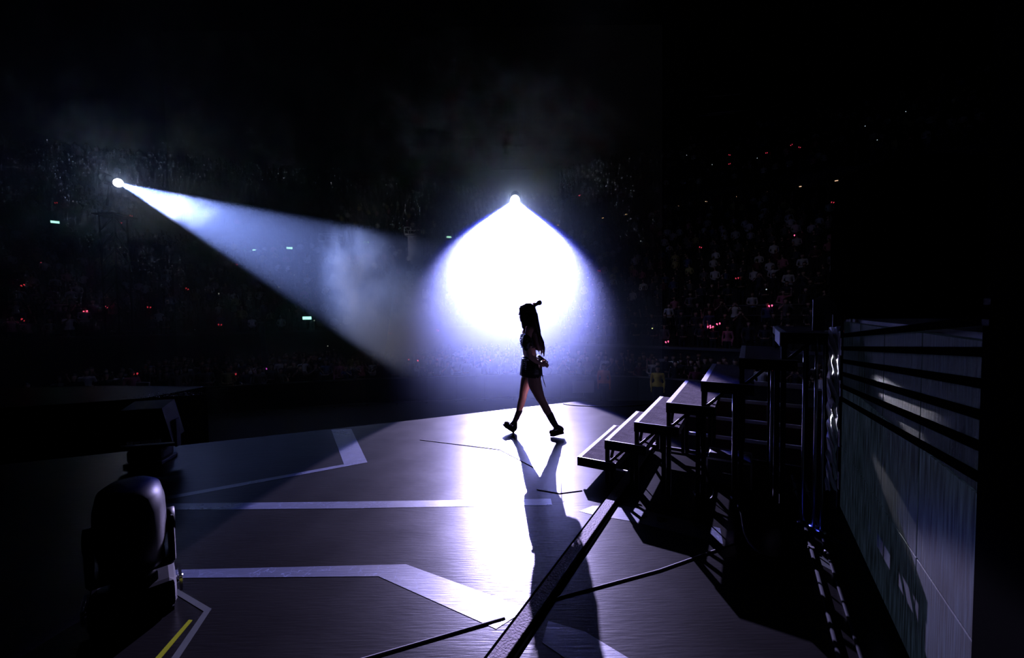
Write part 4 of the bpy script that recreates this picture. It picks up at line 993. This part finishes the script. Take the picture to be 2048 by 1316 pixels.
# ------------------------------------------------------------------ haze filling the arena and smoke puffs in the side beam
def volume_mat(name, dens, color, aniso, noise=None, lo=.42):
    m = bpy.data.materials.new(name); m.use_nodes = True; nt = m.node_tree; nt.nodes.clear(); L = nt.links
    o = nt.nodes.new('ShaderNodeOutputMaterial'); v = nt.nodes.new('ShaderNodeVolumeScatter')
    v.inputs['Color'].default_value = (*color, 1); v.inputs['Density'].default_value = dens; v.inputs['Anisotropy'].default_value = aniso
    L.new(v.outputs[0], o.inputs['Volume'])
    if noise:
        tc = nt.nodes.new('ShaderNodeTexCoord'); n = nt.nodes.new('ShaderNodeTexNoise'); n.inputs['Scale'].default_value = noise; n.inputs['Detail'].default_value = 3; n.inputs['Distortion'].default_value = .8
        L.new(tc.outputs['Object'], n.inputs['Vector'])
        ln = nt.nodes.new('ShaderNodeVectorMath'); ln.operation = 'LENGTH'; L.new(tc.outputs['Object'], ln.inputs[0])
        fo = nt.nodes.new('ShaderNodeMapRange'); fo.inputs[1].default_value = 0.35; fo.inputs[2].default_value = 1.0; fo.inputs[3].default_value = 1; fo.inputs[4].default_value = 0; fo.interpolation_type = 'SMOOTHSTEP'
        L.new(ln.outputs['Value'], fo.inputs[0])
        mr = nt.nodes.new('ShaderNodeMapRange'); mr.inputs[1].default_value = lo; mr.inputs[2].default_value = .7; mr.inputs[4].default_value = dens
        L.new(n.outputs['Fac'], mr.inputs[0])
        mu = nt.nodes.new('ShaderNodeMath'); mu.operation = 'MULTIPLY'; L.new(mr.outputs[0], mu.inputs[0]); L.new(fo.outputs[0], mu.inputs[1]); L.new(mu.outputs[0], v.inputs['Density'])
    return m
M['haze'] = volume_mat('thin_haze', 0.029, (0.56, 0.70, 1.0), 0.6)
M['puff'] = volume_mat('smoke_puff', 1.3, (0.62, 0.76, 1.0), 0.3, 1.6)
mb = MB(); mb.box((-16.4, 28.0, 6.4), (39.6, 38.0, 17.0)); tag(mb.build('haze', 'haze'), 'thin stage haze filling the hall and catching the beams', 'haze', kind='stuff')
def ramp_haze():
    m = volume_mat('near_haze', 0.018, (0.56, 0.70, 1.0), 0.6); nt = m.node_tree; L = nt.links
    v = [n for n in nt.nodes if n.type == 'VOLUME_SCATTER'][0]
    tc = nt.nodes.new('ShaderNodeTexCoord'); sx = nt.nodes.new('ShaderNodeSeparateXYZ'); L.new(tc.outputs['Object'], sx.inputs[0])
    a = nt.nodes.new('ShaderNodeMapRange'); a.interpolation_type = 'SMOOTHSTEP'; a.inputs[1].default_value = -1.4; a.inputs[2].default_value = 1.8; a.inputs[3].default_value = 0; a.inputs[4].default_value = 0.044
    L.new(sx.outputs['Y'], a.inputs[0]); L.new(a.outputs[0], v.inputs['Density'])
    m.cycles.volume_step_rate = 0.8
    return m
M['nearhaze'] = ramp_haze()
mb = MB(); mb.box((0, 0, 0), (11.0, 4.0, 10.0)); tag(mb.build('haze', 'nearhaze', loc=(-2.1, 7.0, 2.8)), 'thinner haze drifting over the back edge of the stage', 'haze', kind='stuff')
M['lamppuff'] = volume_mat('lamp_smoke', 0.30, (0.84, 0.91, 1.0), 0.3, 1.6)
M['softpuff'] = volume_mat('soft_smoke', 1.1, (0.60, 0.75, 1.0), 0.4, 1.1, 0.28)
def puff(loc, sc, label, m_='puff'):
    mb = MB(); mb.ball((0, 0, 0), 1.0, 20); o = mb.build('smoke', m_, loc=loc); o.scale = sc; tag(o, label, 'smoke', kind='stuff')
puff((-15.3, 18.4, 6.7), (3.4, 2.2, 1.7), 'dense smoke close in front of the left lamp', 'lamppuff')
puff((-5.8, 15.1, 3.3), (1.7, 2.0, 2.6), 'swirl of smoke hanging in the middle of the side beam')
puff((-3.8, 13.3, 1.2), (3.0, 2.2, 2.2), 'smoke drifting where the two beams meet', 'softpuff')
